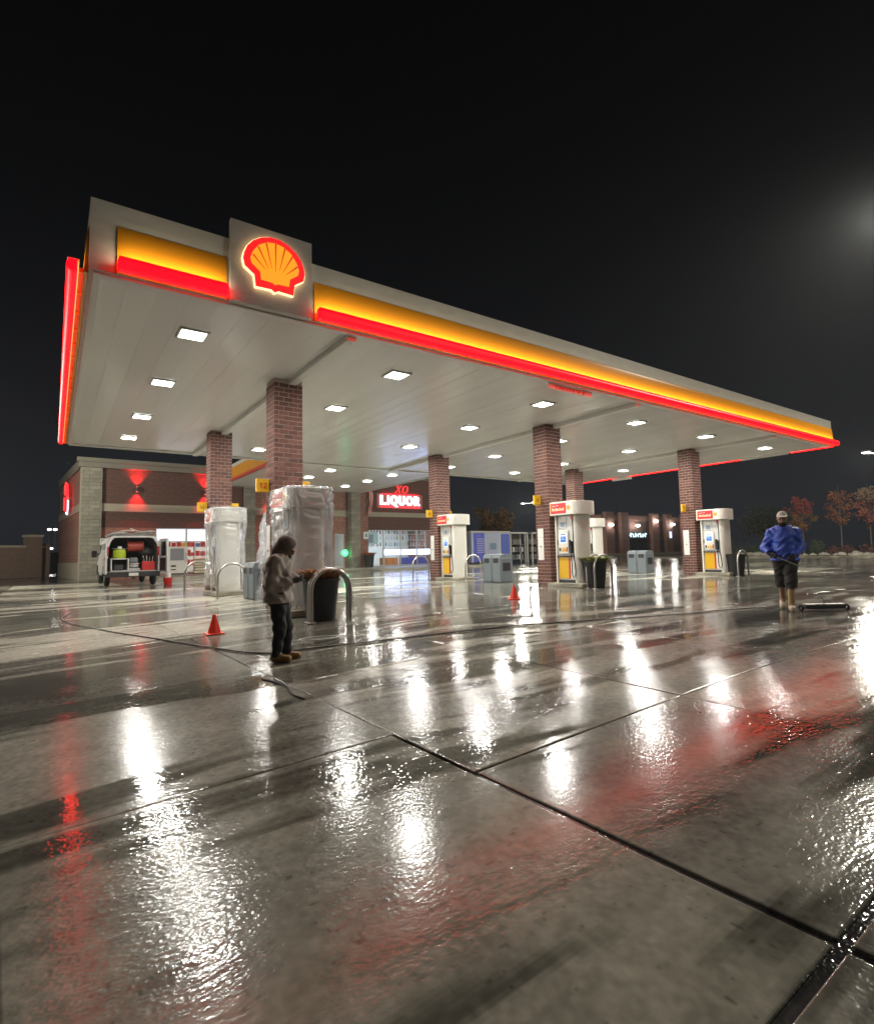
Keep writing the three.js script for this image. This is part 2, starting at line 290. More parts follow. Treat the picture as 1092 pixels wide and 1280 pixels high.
{ // emblem board and glowing scallop emblem
  const b = thing('emblem_board', 'grey board rising above the canopy edge with a lit scallop emblem', 'sign', [2.68, HS, CD0]);
  partW('board', boxUV(bx(2.055, 3.33, HS - 0.01, 6.115, CD0 - 0.10, CD0 - 0.004)), M.fascia, b);
  const at = ([x, y]) => [2.70 + x, 5.50 + y]; // metres about the middle of the board
  const half = [[0, -0.400], [0.052, -0.366], [0.288, -0.376], [0.310, -0.200], [0.452, -0.100], [0.478, 0.010], [0.462, 0.100], [0.420, 0.210], [0.335, 0.318], [0.215, 0.402], [0.080, 0.450]];
  const halfIn = [[0, -0.290], [0.040, -0.265], [0.212, -0.258], [0.226, -0.140], [0.358, -0.036], [0.374, 0.036], [0.335, 0.148], [0.250, 0.268], [0.125, 0.345], [0, 0.366]];
  const both = (h) => [...h, ...h.slice(1, h[h.length - 1][0] === 0 ? -1 : undefined).reverse().map(([x, y]) => [-x, y])].map(at);
  const outer = both(half), inner = both(halfIn);
  const c = outer.reduce((a, q) => [a[0] + q[0] / outer.length, a[1] + q[1] / outer.length], [0, 0]);
  const ext = (pts, dep, grow = 0) => { const s = new THREE.Shape(pts.map(([x, y]) => { const L = Math.hypot(x - c[0], y - c[1]); return new THREE.Vector2(x + (x - c[0]) / L * grow, y + (y - c[1]) / L * grow); })); return new THREE.ExtrudeGeometry(s, { depth: dep, bevelEnabled: true, bevelThickness: 0.006, bevelSize: 0.006, bevelSegments: 2 }); };
  const em = thing('scallop_emblem', 'glowing red and yellow scallop emblem on the grey canopy board', 'emblem', [c[0], c[1], CD0 - 0.104]);
  partW('halo_edge', ext(outer, 0.05, 0.010).translate(0, 0, -(CD0 - 0.112)), glow(1.0, 0.62, 0.30, 1.7), em);
  partW('red_face', ext(outer, 0.06).translate(0, 0, -(CD0 - 0.118)), glow(1.0, 0.010, 0.012, 1.0), em);
  const yf = partW('yellow_face', ext(inner, 0.07).translate(0, 0, -(CD0 - 0.122)), glow(1.0, 0.27, 0.012, 1.05), em);
  const ribM = glow(0.62, 0.05, 0.004, 0.8);
  for (const [a, e] of [[[-0.348, 0.088], [-0.158, -0.10]], [[-0.27, 0.234], [-0.11, -0.076]], [[-0.147, 0.328], [-0.06, -0.058]], [[0, 0.36], [0, -0.09]], [[0.147, 0.328], [0.06, -0.058]], [[0.27, 0.234], [0.11, -0.076]], [[0.348, 0.088], [0.158, -0.10]]]) {
    const A = at(a), B = at(e), dx = B[0] - A[0], dy = B[1] - A[1], L = Math.hypot(dx, dy), nx = -dy / L, ny = dx / L;
    const s = new THREE.Shape([[A[0] + nx * 0.013, A[1] + ny * 0.013], [B[0] + nx * 0.003, B[1] + ny * 0.003], [B[0] - nx * 0.003, B[1] - ny * 0.003], [A[0] - nx * 0.013, A[1] - ny * 0.013]].map((q) => new THREE.Vector2(...q)));
    partW('rib', new THREE.ExtrudeGeometry(s, { depth: 0.004, bevelEnabled: false }).translate(0, 0, -(CD0 - 0.2085)), ribM, em);
  }
}
[[9.78, 11.68, 4.80, 5.6, 'white panel between the lit bands on the right end of the canopy'], [17.2, 18.4, 4.68, 4.82, 'small white panel hung under the rear of the right canopy edge']].forEach(([d0, d1, y0, y1, l], i) => { const t = thing('edge_panel', l, 'panel', [CX1 + 0.03, y0, (d0 + d1) / 2], 0, 'white panels on the right canopy end'); const x0 = i ? -0.14 : -0.026; part('panel', lb(x0, x0 + 0.06, 0, y1 - y0, -(d1 - d0) / 2, (d1 - d0) / 2, 0.01), M.white, t); part('hanger', lb(x0 + 0.01, x0 + 0.05, y1 - y0 + 0.001, y1 - y0 + 0.03, -0.3, 0.3), M.galv, t); });
{ // clearance lettering on a strip under the front edge
  const t = thing('clearance_notice', 'red clearance lettering on the white strip under the canopy front edge', 'sign', [10.0, HS - 0.16, CD0 + 0.18]);
  partW('strip', bx(9.1, 10.6, HS - 0.155, HS - 0.031, CD0 + 0.178, CD0 + 0.19), M.white, t);
  const g = new TextGeometry("Clearance 14' 6\"", { font, size: 0.10, depth: 0.003, curveSegments: 3 }); g.computeBoundingBox(); const w = g.boundingBox.max.x;
  g.translate(9.85 - w / 2, HS - 0.135, -(CD0 + 0.178)); partW('lettering', g, M.red, t);
}
// luminaires
const lensM = glow(1.0, 0.97, 0.88, 14), canM = mat(0.6, 0.6, 0.58, 0.5);
const lumFrame = (() => { const s = new THREE.Shape(); const h = 0.235; s.moveTo(-h, -h); s.lineTo(h, -h); s.lineTo(h, h); s.lineTo(-h, h); s.closePath(); const q = 0.2, hole = new THREE.Path(); hole.moveTo(-q, -q); hole.lineTo(-q, q); hole.lineTo(q, q); hole.lineTo(q, -q); hole.closePath(); s.holes.push(hole); return new THREE.ExtrudeGeometry(s, { depth: 0.03, bevelEnabled: true, bevelThickness: 0.005, bevelSize: 0.005, bevelSegments: 1 }).rotateX(Math.PI / 2); })();
const lumLens = new THREE.BoxGeometry(0.40, 0.012, 0.40);
function luminaire(x, d, label, group, k = 1) {
  const t = thing('canopy_light', label, 'light', [x, HS + 0.0, d], 0, group);
  const f = part('frame', lumFrame, canM, t); f.position.y = -0.002;
  const l = part('lens', lumLens, lensM, t); l.position.y = -0.022;
  const a = new THREE.RectAreaLight(LAMP_C, LAMP_L * k, 0.36, 0.36); a.position.y = -0.06; a.rotation.x = -Math.PI / 2; t.add(a);
}
const LX = [1.691, 5.3835, 9.4206, 13.0793, 16.6808, 20.637].map((v) => v * 1.1), LD = [8.881, 11.683, 14.781, 17.567].map((v) => v * 1.1);
const ord = ['first', 'second', 'third', 'fourth', 'fifth', 'sixth'], rown = ['front row', 'second row', 'third row', 'rear row'];
LD.forEach((d, j) => LX.forEach((x, i) => { if (j === 3 && (i === 2)) return; luminaire(x, d, `square white soffit light, ${ord[i]} from the left in the ${rown[j]}`, 'lights in the main canopy soffit'); }));

// ------------------------------------------------------------------ link canopy to the store
{
  const x0 = 7.35, x1 = 15.55, d0 = CD1 + 0.02, d1 = 30.2;
  const t = thing('link_canopy', 'lower white link roof joining the station canopy to the store', 'canopy', [x0, HS, d0]);
  partW('roof_deck', bx(x0 + 0.05, x1 - 0.05, 5.4, 5.5, d0, d1), M.galv, t);
  const n = 20, w = (x1 - x0 - 0.1) / n;
  for (let i = 0; i < n; i++) partW('soffit_panel', boxUV(bx(x0 + 0.05 + i * w + 0.003, x0 + 0.05 + (i + 1) * w - 0.003, HS + 0.01, HS + 0.04, d0 + 0.06, d1 - 0.06)), soffitM[i % 3], t);
  partW('fascia', bx(x0, x0 + 0.05, HS - 0.02, 5.75, d0, d1), M.fascia, t); partW('fascia', bx(x1 - 0.05, x1, HS - 0.02, 5.75, d0, d1), M.fascia, t); partW('fascia', bx(x0, x1, HS - 0.02, 5.75, d1, d1 + 0.05), M.fascia, t);
  partW('amber_band', bx(x0 - 0.06, x0 - 0.002, HS + 0.12, 5.55, d0 + 0.1, d1, 0.02), mat(0.62, 0.27, 0.015, 0.5), t);
  partW('red_band', bx(x0 - 0.12, x0 - 0.002, HS - 0.02, HS + 0.115, d0 + 0.1, d1, 0.02), mat(0.5, 0.05, 0.03, 0.5), t);
  partW('edge_trim', bx(x1 - 0.16, x1 - 0.052, HS - 0.05, HS + 0.008, d0 + 0.07, d1 - 0.07), M.white, t);
  [[10.16, 22.68, 'near left'], [13.42, 22.70, 'near right'], [10.12, 25.1, 'middle left'], [13.36, 25.15, 'middle right'], [13.25, 27.57, 'far right'], [10.1, 27.6, 'far left']].forEach(([x, d, w2]) => luminaire(x, d, `square white soffit light, ${w2} one under the link roof`, 'lights under the link roof', 0.8));
}

// ------------------------------------------------------------------ brick columns
const COLS = [[3.79, 11.29], [12.07, 11.29], [20.03, 11.29], [3.79, 17.05], [12.07, 17.05], [20.03, 17.05]];
const CW = 0.62, CDp = 0.555, CH = 0.1016;
const brickBump = dataTex(256, 256, (u, v) => 0.6 * fbm(u, v, 20, 20, 3) + 0.4 * fbm(u, v, 70, 70, 2), false, 4);
const brickCol = (r, g, b) => new THREE.MeshStandardMaterial({ color: lin(r, g, b), roughness: 0.86, bumpMap: brickBump, bumpScale: 0.004 });
const brickMats = [brickCol(0.140, 0.058, 0.044), brickCol(0.112, 0.048, 0.038), brickCol(0.172, 0.075, 0.055), brickCol(0.092, 0.043, 0.036)];
const brickVar = mat(1, 1, 1, 0.86, { vertexColors: true, bumpMap: brickBump, bumpScale: 0.004 });
const brickGeo = {};
const slip = (w) => brickGeo[w.toFixed(3)] ??= boxUV(new THREE.BoxGeometry(w, 0.0866, 0.03));
const flagText = [['12'], [], [], [], [], []];
COLS.forEach(([x, d], ci) => {
  const where = ['front row, left', 'front row, middle', 'front row, right', 'rear row, left', 'rear row, middle', 'rear row, right'][ci];
  const by = gy(x + 0.3, d) - 0.02, t = thing('brick_column', `square red brick canopy column, ${where} one`, 'column', [x + CW / 2, by, d + CDp / 2], 0, 'brick canopy columns');
  const top = HS - by - 0.004, n = Math.floor(top / CH);
  part('mortar_core', lb(-CW / 2 + 0.008, CW / 2 - 0.008, 0, top, -CDp / 2 + 0.008, CDp / 2 - 0.008), M.mortar, t);
  const rest = [];
  for (let c = 0; c < n; c++) for (let face = 0; face < 4; face++) {
    const W = face % 2 ? CDp - 0.062 : CW, off = (c + (face % 2)) % 2, L = 0.2, xs = [];
    if (!off) { const k = Math.round(W / 0.21), w = (W - (k - 1) * 0.015) / k; for (let i = 0; i < k; i++) xs.push([-W / 2 + w / 2 + i * (w + 0.015), w]); }
    else { const k = Math.round(W / 0.21), w = (W - (k - 1) * 0.015) / k, hw = (w - 0.015) / 2; xs.push([-W / 2 + hw / 2, hw]); for (let i = 0; i < k - 1; i++) xs.push([-W / 2 + hw + 0.015 + w / 2 + i * (w + 0.015), w]); xs.push([W / 2 - hw / 2, hw]); }
    for (const [u, w] of xs) {
      const y = c * CH + 0.051, out = (face % 2 ? CW : CDp) / 2 - 0.015 + rr(-0.0015, 0.0015);
      const p = face === 0 ? [u, y, out, 0] : face === 2 ? [u, y, -out, Math.PI] : face === 1 ? [out, y, u, Math.PI / 2] : [-out, y, u, -Math.PI / 2];
      const mi = [0, 0, 1, 2, 1, 3, 0, 2][Math.floor(rnd() * 8)];
      const single = ci === 0 && ((face === 0 && c >= 4) || (face === 3 && c >= 14));
      if (single) { const m = part('brick', slip(w), brickMats[mi], t); m.position.set(p[0], p[1], p[2]); m.rotation.y = p[3]; }
      else { const g = clean(slip(w).clone()).rotateY(p[3]).translate(p[0], p[1], p[2]), col = brickMats[mi].color, a = new Float32Array(g.attributes.position.count * 3); for (let k = 0; k < a.length; k += 3) a.set([col.r, col.g, col.b], k); g.setAttribute('color', new THREE.BufferAttribute(a, 3)); rest.push(g); }
    }
  }
  const br = part('brickwork', mergeGeometries(rest), brickVar, t); br.userData.kind = 'stuff';
  // white cover plate with a lock on the drive side
  const pl = part('cover_plate', lb(-CW / 2 - 0.018, -CW / 2 - 0.002, 0.74 - by, 1.69 - by, -0.2, 0.03, 0.004), M.white, t);
  part('lock', new THREE.CylinderGeometry(0.022, 0.022, 0.012, 12).rotateZ(Math.PI / 2).translate(-CW / 2 - 0.024, 1.15 - by, -0.08), M.dark, pl);
  part('plate_seam', lb(-CW / 2 - 0.0205, -CW / 2 - 0.0185, 1.42 - by, 1.425 - by, -0.195, 0.025), M.grey, pl);
  // yellow number flags on both sides
  for (const s of [-1, 1]) {
    const fl = thing('number_flag', `yellow pump number flag on the ${s < 0 ? 'left' : 'right'} side of the brick column, ${where}`, 'sign', [x + CW / 2 + s * (CW / 2 + 0.15), 2.545, d + 0.33], 0, 'yellow pump number flags');
    part('plate', lb(-0.14, 0.14, -0.145, 0.145, -0.03, 0.03, 0.012), M.yellow, fl);
    part('bracket', lb(s < 0 ? 0.141 : -0.175, s < 0 ? 0.175 : -0.141, -0.05, 0.05, -0.02, 0.02), M.dark, fl);
    if (flagText[ci].length) { const g = new TextGeometry(flagText[ci][0], { font, size: 0.12, depth: 0.004, curveSegments: 3 }); g.computeBoundingBox(); g.translate(-g.boundingBox.max.x / 2, -0.06, 0.0305); part('number', g, M.red, fl); }
    else for (const k of [0, 1]) part('faded_mark', lb(-0.05 + k * 0.06, -0.02 + k * 0.06, -0.05, 0.055, 0.0302, 0.033), mat(0.35, 0.12, 0.02, 0.6), fl);
  }
});

// ------------------------------------------------------------------ fuel dispensers
const adTex = canvasTex(256, 160, (c, w, h) => { // red panel print: a small line and a large line of pale lettering too blurred to read
  c.fillStyle = '#c8202a'; c.fillRect(0, 0, w, h); c.fillStyle = '#f4ead8';
  for (let i = 0; i < 5; i++) c.fillRect(28 + i * 13, 34, 8, 12);
  c.beginPath(); c.arc(116, 34, 9, 0, 7); c.fill(); c.fillStyle = '#ffe9b8';
  for (let i = 0; i < 10; i++) c.fillRect(30 + i * 20, 72 + (i % 3) * 6, 12, 44 - (i % 3) * 6);
  c.fillStyle = '#f0b020'; c.fillRect(0, 0, 10, h);
});
const screenTex = canvasTex(128, 128, (c, w, h) => { c.fillStyle = '#dfe6ee'; c.fillRect(0, 0, w, h); c.fillStyle = '#3d74c8'; c.fillRect(14, 44, 100, 70); c.fillStyle = '#9cc0f0'; c.fillRect(24, 56, 54, 10); c.fillRect(24, 76, 76, 8); c.fillStyle = '#6a86b0'; c.fillRect(20, 14, 88, 14); });
const adM = new THREE.MeshStandardMaterial({ map: adTex, roughness: 0.4 });
const screenM = new THREE.MeshStandardMaterial({ map: screenTex, emissiveMap: screenTex, emissive: lin(1, 1, 1), emissiveIntensity: 0.22, roughness: 0.2 });
const pumpWhite = mat(0.72, 0.71, 0.64, 0.34), pumpFace = mat(0.60, 0.61, 0.60, 0.3);
const islandM = new THREE.MeshPhysicalMaterial({ ...concTint(0.62, 0.60, 0.53), roughness: 0.5, bumpMap: concBump, bumpScale: 0.002 });
function stadium(hx, hz, y0, y1, bow) { // rounded plan: flat long sides, bowed ends
  const s = new THREE.Shape(); s.moveTo(-hx, -hz + bow); s.lineTo(-hx, hz - bow); s.bezierCurveTo(-hx, hz - bow * 0.2, -hx * 0.55, hz, 0, hz); s.bezierCurveTo(hx * 0.55, hz, hx, hz - bow * 0.2, hx, hz - bow); s.lineTo(hx, -hz + bow); s.bezierCurveTo(hx, -hz + bow * 0.2, hx * 0.55, -hz, 0, -hz); s.bezierCurveTo(-hx * 0.55, -hz, -hx, -hz + bow * 0.2, -hx, -hz + bow);
  const g = new THREE.ExtrudeGeometry(s, { depth: y1 - y0 - 0.02, bevelEnabled: true, bevelThickness: 0.01, bevelSize: 0.01, bevelOffset: -0.01, bevelSegments: 2, curveSegments: 10 });
  return g.rotateX(-Math.PI / 2).translate(0, y0 + 0.01, 0);
}
function buildPump() {
  const t = new THREE.Group(); t.name = 'fuel_dispenser';
  part('plinth', boxUV(lb(-0.46, 0.46, 0, 0.115, -0.62, 0.66, 0.02)), islandM, t);
  part('skirt', lb(-0.27, 0.27, 0.116, 0.20, -0.42, 0.42), M.dark, t);
  part('cabinet', lb(-0.265, 0.265, 0.20, 2.06, -0.33, 0.32), pumpFace, t);
  for (const s of [-1, 1]) { // bowed end cheeks
    const sh = new THREE.Shape(); sh.moveTo(-0.33, 0); sh.lineTo(0.33, 0); sh.bezierCurveTo(0.33, 0.10, 0.2, 0.135, 0, 0.135); sh.bezierCurveTo(-0.2, 0.135, -0.33, 0.10, -0.33, 0);
    const g = new THREE.ExtrudeGeometry(sh, { depth: 1.94, bevelEnabled: false, curveSegments: 8 }).rotateX(-Math.PI / 2);
    if (s > 0) g.rotateY(Math.PI);
    part('end_panel', g.translate(0, 0.12, s * 0.325), pumpWhite, t);
  }
  const crown = part('crown', stadium(0.45, 0.58, 2.062, 2.45, 0.22), pumpWhite, t);
  for (const s of [-1, 1]) {
    const P = (g) => (s > 0 ? g.rotateY(Math.PI) : g); // build for the -x face, turn for the other
    const ad = new THREE.PlaneGeometry(0.60, 0.30); ad.rotateY(-Math.PI / 2); ad.translate(-0.4535, 2.255, -0.12 * (s > 0 ? -1 : 1)); part('advert_panel', s > 0 ? ad.rotateY(Math.PI) : ad, adM, crown);
    part('amber_roundel', P(new THREE.CylinderGeometry(0.07, 0.07, 0.008, 20).rotateZ(Math.PI / 2).translate(-0.4515, 2.26, s > 0 ? -0.27 : 0.27)), mat(0.68, 0.36, 0.06, 0.5), crown);
    const z = (v) => (s > 0 ? -v : v), zb = (a, b) => (s > 0 ? [-b, -a] : [a, b]);
    const F = (n, x0, x1, y0, y1, z0, z1, m, r = 0, parent = t) => part(n, P(lb(x0, x1, y0, y1, ...zb(z0, z1), r)), m, parent);
    F('lower_door', -0.285, -0.266, 0.24, 0.84, -0.30, 0.06, M.yellow, 0.006);
    F('red_stripe', -0.286, -0.266, 0.24, 0.84, 0.064, 0.12, M.red, 0.004);
    F('hose_panel', -0.283, -0.266, 0.24, 0.84, 0.124, 0.31, pumpWhite, 0.004);
    F('ledge', -0.335, -0.266, 0.87, 0.895, -0.33, 0.31, M.dark, 0.004);
    const head = F('display_head', -0.318, -0.266, 0.94, 1.62, -0.27, 0.10, pumpWhite, 0.02);
    const sc = new THREE.PlaneGeometry(0.26, 0.3).rotateY(-Math.PI / 2).translate(-0.3195, 1.40, z(-0.085)); part('screen', P(sc), screenM, head);
    F('card_slot', -0.325, -0.3185, 1.02, 1.12, -0.24, -0.18, M.dark, 0.002, head);
    for (let k = 0; k < 4; k++) F('grade_button', -0.326, -0.3185, 1.01, 1.10 + (k % 2) * 0.04, -0.15 + k * 0.06, -0.105 + k * 0.06, k === 3 ? M.red : M.yellow, 0.003, head);
    F('top_sign', -0.285, -0.266, 1.68, 1.98, -0.25, 0.02, M.offwhite, 0.006);
    F('warning_label', -0.289, -0.2855, 1.72, 1.86, -0.2, -0.03, mat(0.22, 0.30, 0.42, 0.5), 0);
    F('speaker_grille', -0.270, -0.2655, 1.2, 1.34, -0.325, -0.285, M.dark, 0);
    const nz = part('nozzle', P(merge([lb(-0.36, -0.266, 0.96, 1.30, ...zb(0.15, 0.25), 0.02), lb(-0.39, -0.33, 1.18, 1.34, ...zb(0.17, 0.23), 0.015)])), M.black, t);
    part('spout', P(rod([-0.34, 0.98, z(0.2)], [-0.30, 0.90, z(0.2)], 0.012)), M.steel, nz);
    part('fuel_hose', P(tube([[-0.35, 1.0, z(0.21)], [-0.37, 0.7, z(0.25)], [-0.38, 0.34, z(0.27)], [-0.37, 0.27, z(0.32)], [-0.36, 0.36, z(0.36)], [-0.33, 1.0, z(0.30)], [-0.30, 1.7, z(0.27)], [-0.27, 1.98, z(0.24)]], 0.014, 40, 6)), M.rubber, t);
    F('hose_clamp', -0.31, -0.266, 1.93, 2.03, 0.2, 0.28, M.red, 0.008);
  }
  return t;
}
const pumpProto = buildPump();
const pumpLabel = ['white fuel dispenser shrouded in clear plastic behind the hooded person', 'white fuel dispenser by the middle column of the front row, grassy planter before it', 'white fuel dispenser by the right-hand front column', 'white fuel dispenser under plastic by the rear left column', 'white fuel dispenser by the middle column of the rear row', 'white fuel dispenser at the rear right, mostly hidden behind the middle front one'];
const PUMP = COLS.map(([x, d], i) => [x + CW / 2 - 0.02, d - 0.62 - (i === 0 ? 0.15 : 0)]);
PUMP.forEach(([x, d], i) => {
  const o = pumpProto.clone(); o.name = numbered('fuel_dispenser'); o.position.set(x, gy(x, d) - 0.005, -d); scene.add(o); tag(o, pumpLabel[i], 'fuel pump', 'fuel dispensers under the canopy');
});
// ---- plastic sheeting over the two left dispensers
const sheetM = new THREE.MeshPhysicalMaterial({ color: lin(0.86, 0.87, 0.88), roughness: 0.2, transmission: 0.78, thickness: 0, ior: 1.45, side: THREE.DoubleSide });
function drape(prof, nA, amp, top) { // prof: [[y, hx, hz, cx, cz]...] from top to bottom
  const nR = 84, pos = [], idx = [], uv = [];
  for (let j = 0; j <= nR; j++) {
    const t = j / nR * (prof.length - 1), k = Math.min(prof.length - 2, Math.floor(t)), f = t - k, q = prof[k].map((v, i) => v + (prof[k + 1][i] - v) * f);
    for (let i = 0; i <= nA; i++) {
      const a = i / nA * 2 * Math.PI, ca = Math.cos(a), sa = Math.sin(a), e = 0.34, x = Math.sign(ca) * Math.pow(Math.abs(ca), e), z = Math.sign(sa) * Math.pow(Math.abs(sa), e);
      const fold = amp * sstep(0, 0.25, j / nR) * (0.5 * Math.sin(a * 17 + Math.sin(j * 0.21) * 1.5) + 0.35 * Math.sin(a * 29 + j * 0.13) + (vn(i * 0.35, j * 0.35, 256, 256) - 0.5) * 1.6) + (vn(i * 0.9 + 40, j * 0.9, 256, 256) - 0.5) * 0.024 - Math.pow(1 - Math.abs(2 * vn(i * 0.16 + 70 + j * 0.09, j * 0.06 + i * 0.03, 256, 256) - 1), 7) * 0.045 * (j > 2 ? 1 : 0.2) - Math.pow(1 - Math.abs(2 * vn(i * 0.3 + 20 - j * 0.2, j * 0.22 + i * 0.1, 256, 256) - 1), 9) * 0.022 * (j > 2 ? 1 : 0.2);
      pos.push(q[3] + x * (q[1] + fold), q[0] + (vn(i * 0.5, 90 + j * 0.4, 256, 256) - 0.5) * (j === 0 ? 0.05 : 0.03) - (j === nR ? 0.08 * vn(i * 0.4, 3, 256, 256) : 0), q[4] + z * (q[2] + fold)); uv.push(i / nA * 4, j / nR * 3);
    }
  }
  for (let j = 0; j < nR; j++) for (let i = 0; i < nA; i++) { const a = j * (nA + 1) + i; idx.push(a, a + nA + 1, a + 1, a + 1, a + nA + 1, a + nA + 2); }
  if (top) { const c = pos.length / 3; pos.push(prof[0][3], prof[0][0] + 0.01, prof[0][4]); uv.push(0, 0); for (let i = 0; i < nA; i++) idx.push(c, i, i + 1); }
  const g = new THREE.BufferGeometry(); g.setAttribute('position', new THREE.Float32BufferAttribute(pos, 3)); g.setAttribute('uv', new THREE.Float32BufferAttribute(uv, 2)); g.setIndex(idx); g.computeVertexNormals(); return g;
}
{
  const [x, d] = PUMP[0], y = gy(x, d);
  solo('plastic_sheet', drape([[2.475, 0.40, 0.55, 0, 0], [2.46, 0.475, 0.61, 0, 0], [2.05, 0.48, 0.615, 0, 0], [1.5, 0.45, 0.57, 0, 0.02], [0.9, 0.47, 0.60, 0, 0.02], [0.22, 0.53, 0.66, 0, 0.04]], 240, 0.03, true), sheetM, 'clear crumpled plastic sheet shrouding the dispenser behind the hooded person', 'plastic sheet', [x, y, d], 0, 'plastic sheets over dispensers');
  const [x2, d2] = PUMP[3], y2 = gy(x2, d2);
  solo('plastic_sheet', drape([[2.475, 0.40, 0.55, 0, 0], [2.46, 0.475, 0.61, 0, 0], [2.05, 0.48, 0.615, 0, 0], [1.5, 0.43, 0.55, 0, 0], [0.9, 0.45, 0.56, 0, 0], [0.3, 0.48, 0.6, 0, 0.02]], 240, 0.025, true), sheetM, 'clear plastic sheet over the dispenser by the rear left column', 'plastic sheet', [x2, y2, d2], 0, 'plastic sheets over dispensers');
}
// ------------------------------------------------------------------ hoop guards, planters, bins
const hoopGeo = (w, h, r = 0.032) => { const pts = []; pts.push([-w / 2, 0, 0], [-w / 2, h * 0.3, 0], [-w / 2, h - w / 2, 0]); for (let k = 1; k < 8; k++) { const a = Math.PI - k / 8 * Math.PI; pts.push([w / 2 * Math.cos(a), h - w / 2 + w / 2 * Math.sin(a), 0]); } pts.push([w / 2, h - w / 2, 0], [w / 2, h * 0.3, 0], [w / 2, 0, 0]); return tube(pts, r, 60, 10); };
const flange = merge([new THREE.CylinderGeometry(0.075, 0.08, 0.012, 14).translate(-0.37, 0.006, 0), new THREE.CylinderGeometry(0.075, 0.08, 0.012, 14).translate(0.37, 0.006, 0)]);
const hoopP = new THREE.Group(); hoopP.name = 'hoop_guard'; part('hoop', hoopGeo(0.74, 0.92), M.steel, hoopP); part('base_flange', flange, M.galv, hoopP);
[[4.05, 9.02, 'nearer steel hoop guard by the black planter near the hooded person'], [4.06, 9.16, 'rear one of the two steel hoop guards near the hooded person'], [12.46, 9.72, 'nearer steel hoop guard by the grassy planter'], [12.50, 10.02, 'rear one of the two steel hoop guards by the grassy planter'], [20.35, 9.75, 'steel hoop guard left of the person in blue'],
  [12.70, 15.72, 'steel hoop guard right of the rear middle dispenser'], [11.85, 17.95, 'steel hoop guard behind the rear middle column'], [3.95, 15.15, 'steel hoop guard before the rear left dispenser'], [3.72, 18.3, 'steel hoop guard behind the rear left column']].forEach(([x, d, l]) => { const o = hoopP.clone(); o.name = numbered('hoop_guard'); o.position.set(x, gy(x, d) - 0.005, -d); scene.add(o); tag(o, l, 'guard rail', 'steel hoop guards at the pump islands'); });
const potM = mat(0.012, 0.013, 0.015, 0.5, { bumpMap: grain, bumpScale: 0.002 }), soilM = mat(0.025, 0.018, 0.012, 0.95);
function pot(t, rTop, rBot, h) {
  const s = new THREE.CylinderGeometry(rTop * 1.414, rBot * 1.414, h, 4, 6, true).rotateY(Math.PI / 4).translate(0, h / 2, 0);
  const p = []; for (const [r, y] of [[0, 0], [rBot, 0], [rBot + 0.01, 0.02], [rTop, h - 0.05], [rTop + 0.025, h - 0.045], [rTop + 0.03, h], [rTop - 0.01, h], [rTop - 0.03, h - 0.06]]) p.push(new THREE.Vector2(r, y));
  part('pot', new THREE.LatheGeometry(p, 28), potM, t); part('soil', new THREE.CylinderGeometry(rTop - 0.02, rTop - 0.03, 0.02, 24).translate(0, h - 0.05, 0), soilM, t);
}
function blades(n, R, hmin, hmax, cols, lean = 0.6, wd = 0.012) { // grass blades or small leaves as thin bent strips, coloured one by one
  const pos = [], col = [], idx = [];
  for (let i = 0; i < n; i++) {
    const a = rnd() * 6.283, r = R * Math.sqrt(rnd()), h = rr(hmin, hmax), L = lean * (0.3 + r / R) * h, da = a + rr(-0.9, 0.9), c = cols[Math.floor(rnd() * cols.length)], k = rr(0.8, 1.2), w = wd * rr(0.7, 1.3), px = -Math.sin(da) * w, pz = Math.cos(da) * w, b = pos.length / 3;
    for (const [t, ww] of [[0, 1], [0.55, 0.9], [1, 0.05]]) for (const s of [-1, 1]) { pos.push(r * Math.cos(a) + Math.cos(da) * L * t * t + s * px * ww, h * t * (1 - 0.25 * t * t), r * Math.sin(a) + Math.sin(da) * L * t * t + s * pz * ww); col.push(c[0] * k, c[1] * k, c[2] * k); }
    idx.push(b, b + 1, b + 2, b + 2, b + 1, b + 3, b + 2, b + 3, b + 4, b + 4, b + 3, b + 5);
  }
  const g = new THREE.BufferGeometry(); g.setAttribute('position', new THREE.Float32BufferAttribute(pos, 3)); g.setAttribute('color', new THREE.Float32BufferAttribute(col, 3)); g.setIndex(idx); g.computeVertexNormals(); return g;
}
const leafM = mat(1.25, 1.25, 1.25, 0.8, { vertexColors: true, side: THREE.DoubleSide, transmission: 0.25, thickness: 0 });
{
  const P = (x, d, label, cols, h) => { const t = thing('planter', label, 'planter', [x, gy(x, d) - 0.004, d], 0, 'black planters at the pump islands'); pot(t, 0.33, 0.25, 0.74); const o = part('plant', blades(900, 0.29, 0.08, h, cols, 1.0, 0.013).translate(0, 0.69, 0), leafM, t); return t; };
  P(4.02, 9.42, 'black planter with rusty brown and red autumn plants beside the hooded person', [[0.22, 0.10, 0.02], [0.16, 0.06, 0.02], [0.28, 0.14, 0.05], [0.22, 0.03, 0.02], [0.10, 0.07, 0.02]], 0.34);
  P(12.42, 9.98, 'black planter with bright green grass by the middle front dispenser', [[0.16, 0.20, 0.03], [0.22, 0.26, 0.05], [0.12, 0.15, 0.03], [0.25, 0.24, 0.06]], 0.26);
  P(20.42, 10.05, 'black planter with dull low plants by the right front dispenser', [[0.06, 0.05, 0.02], [0.09, 0.07, 0.03], [0.05, 0.06, 0.02]], 0.16);
}
const binM = mat(0.145, 0.175, 0.19, 0.5, { bumpMap: grain, bumpScale: 0.001 });
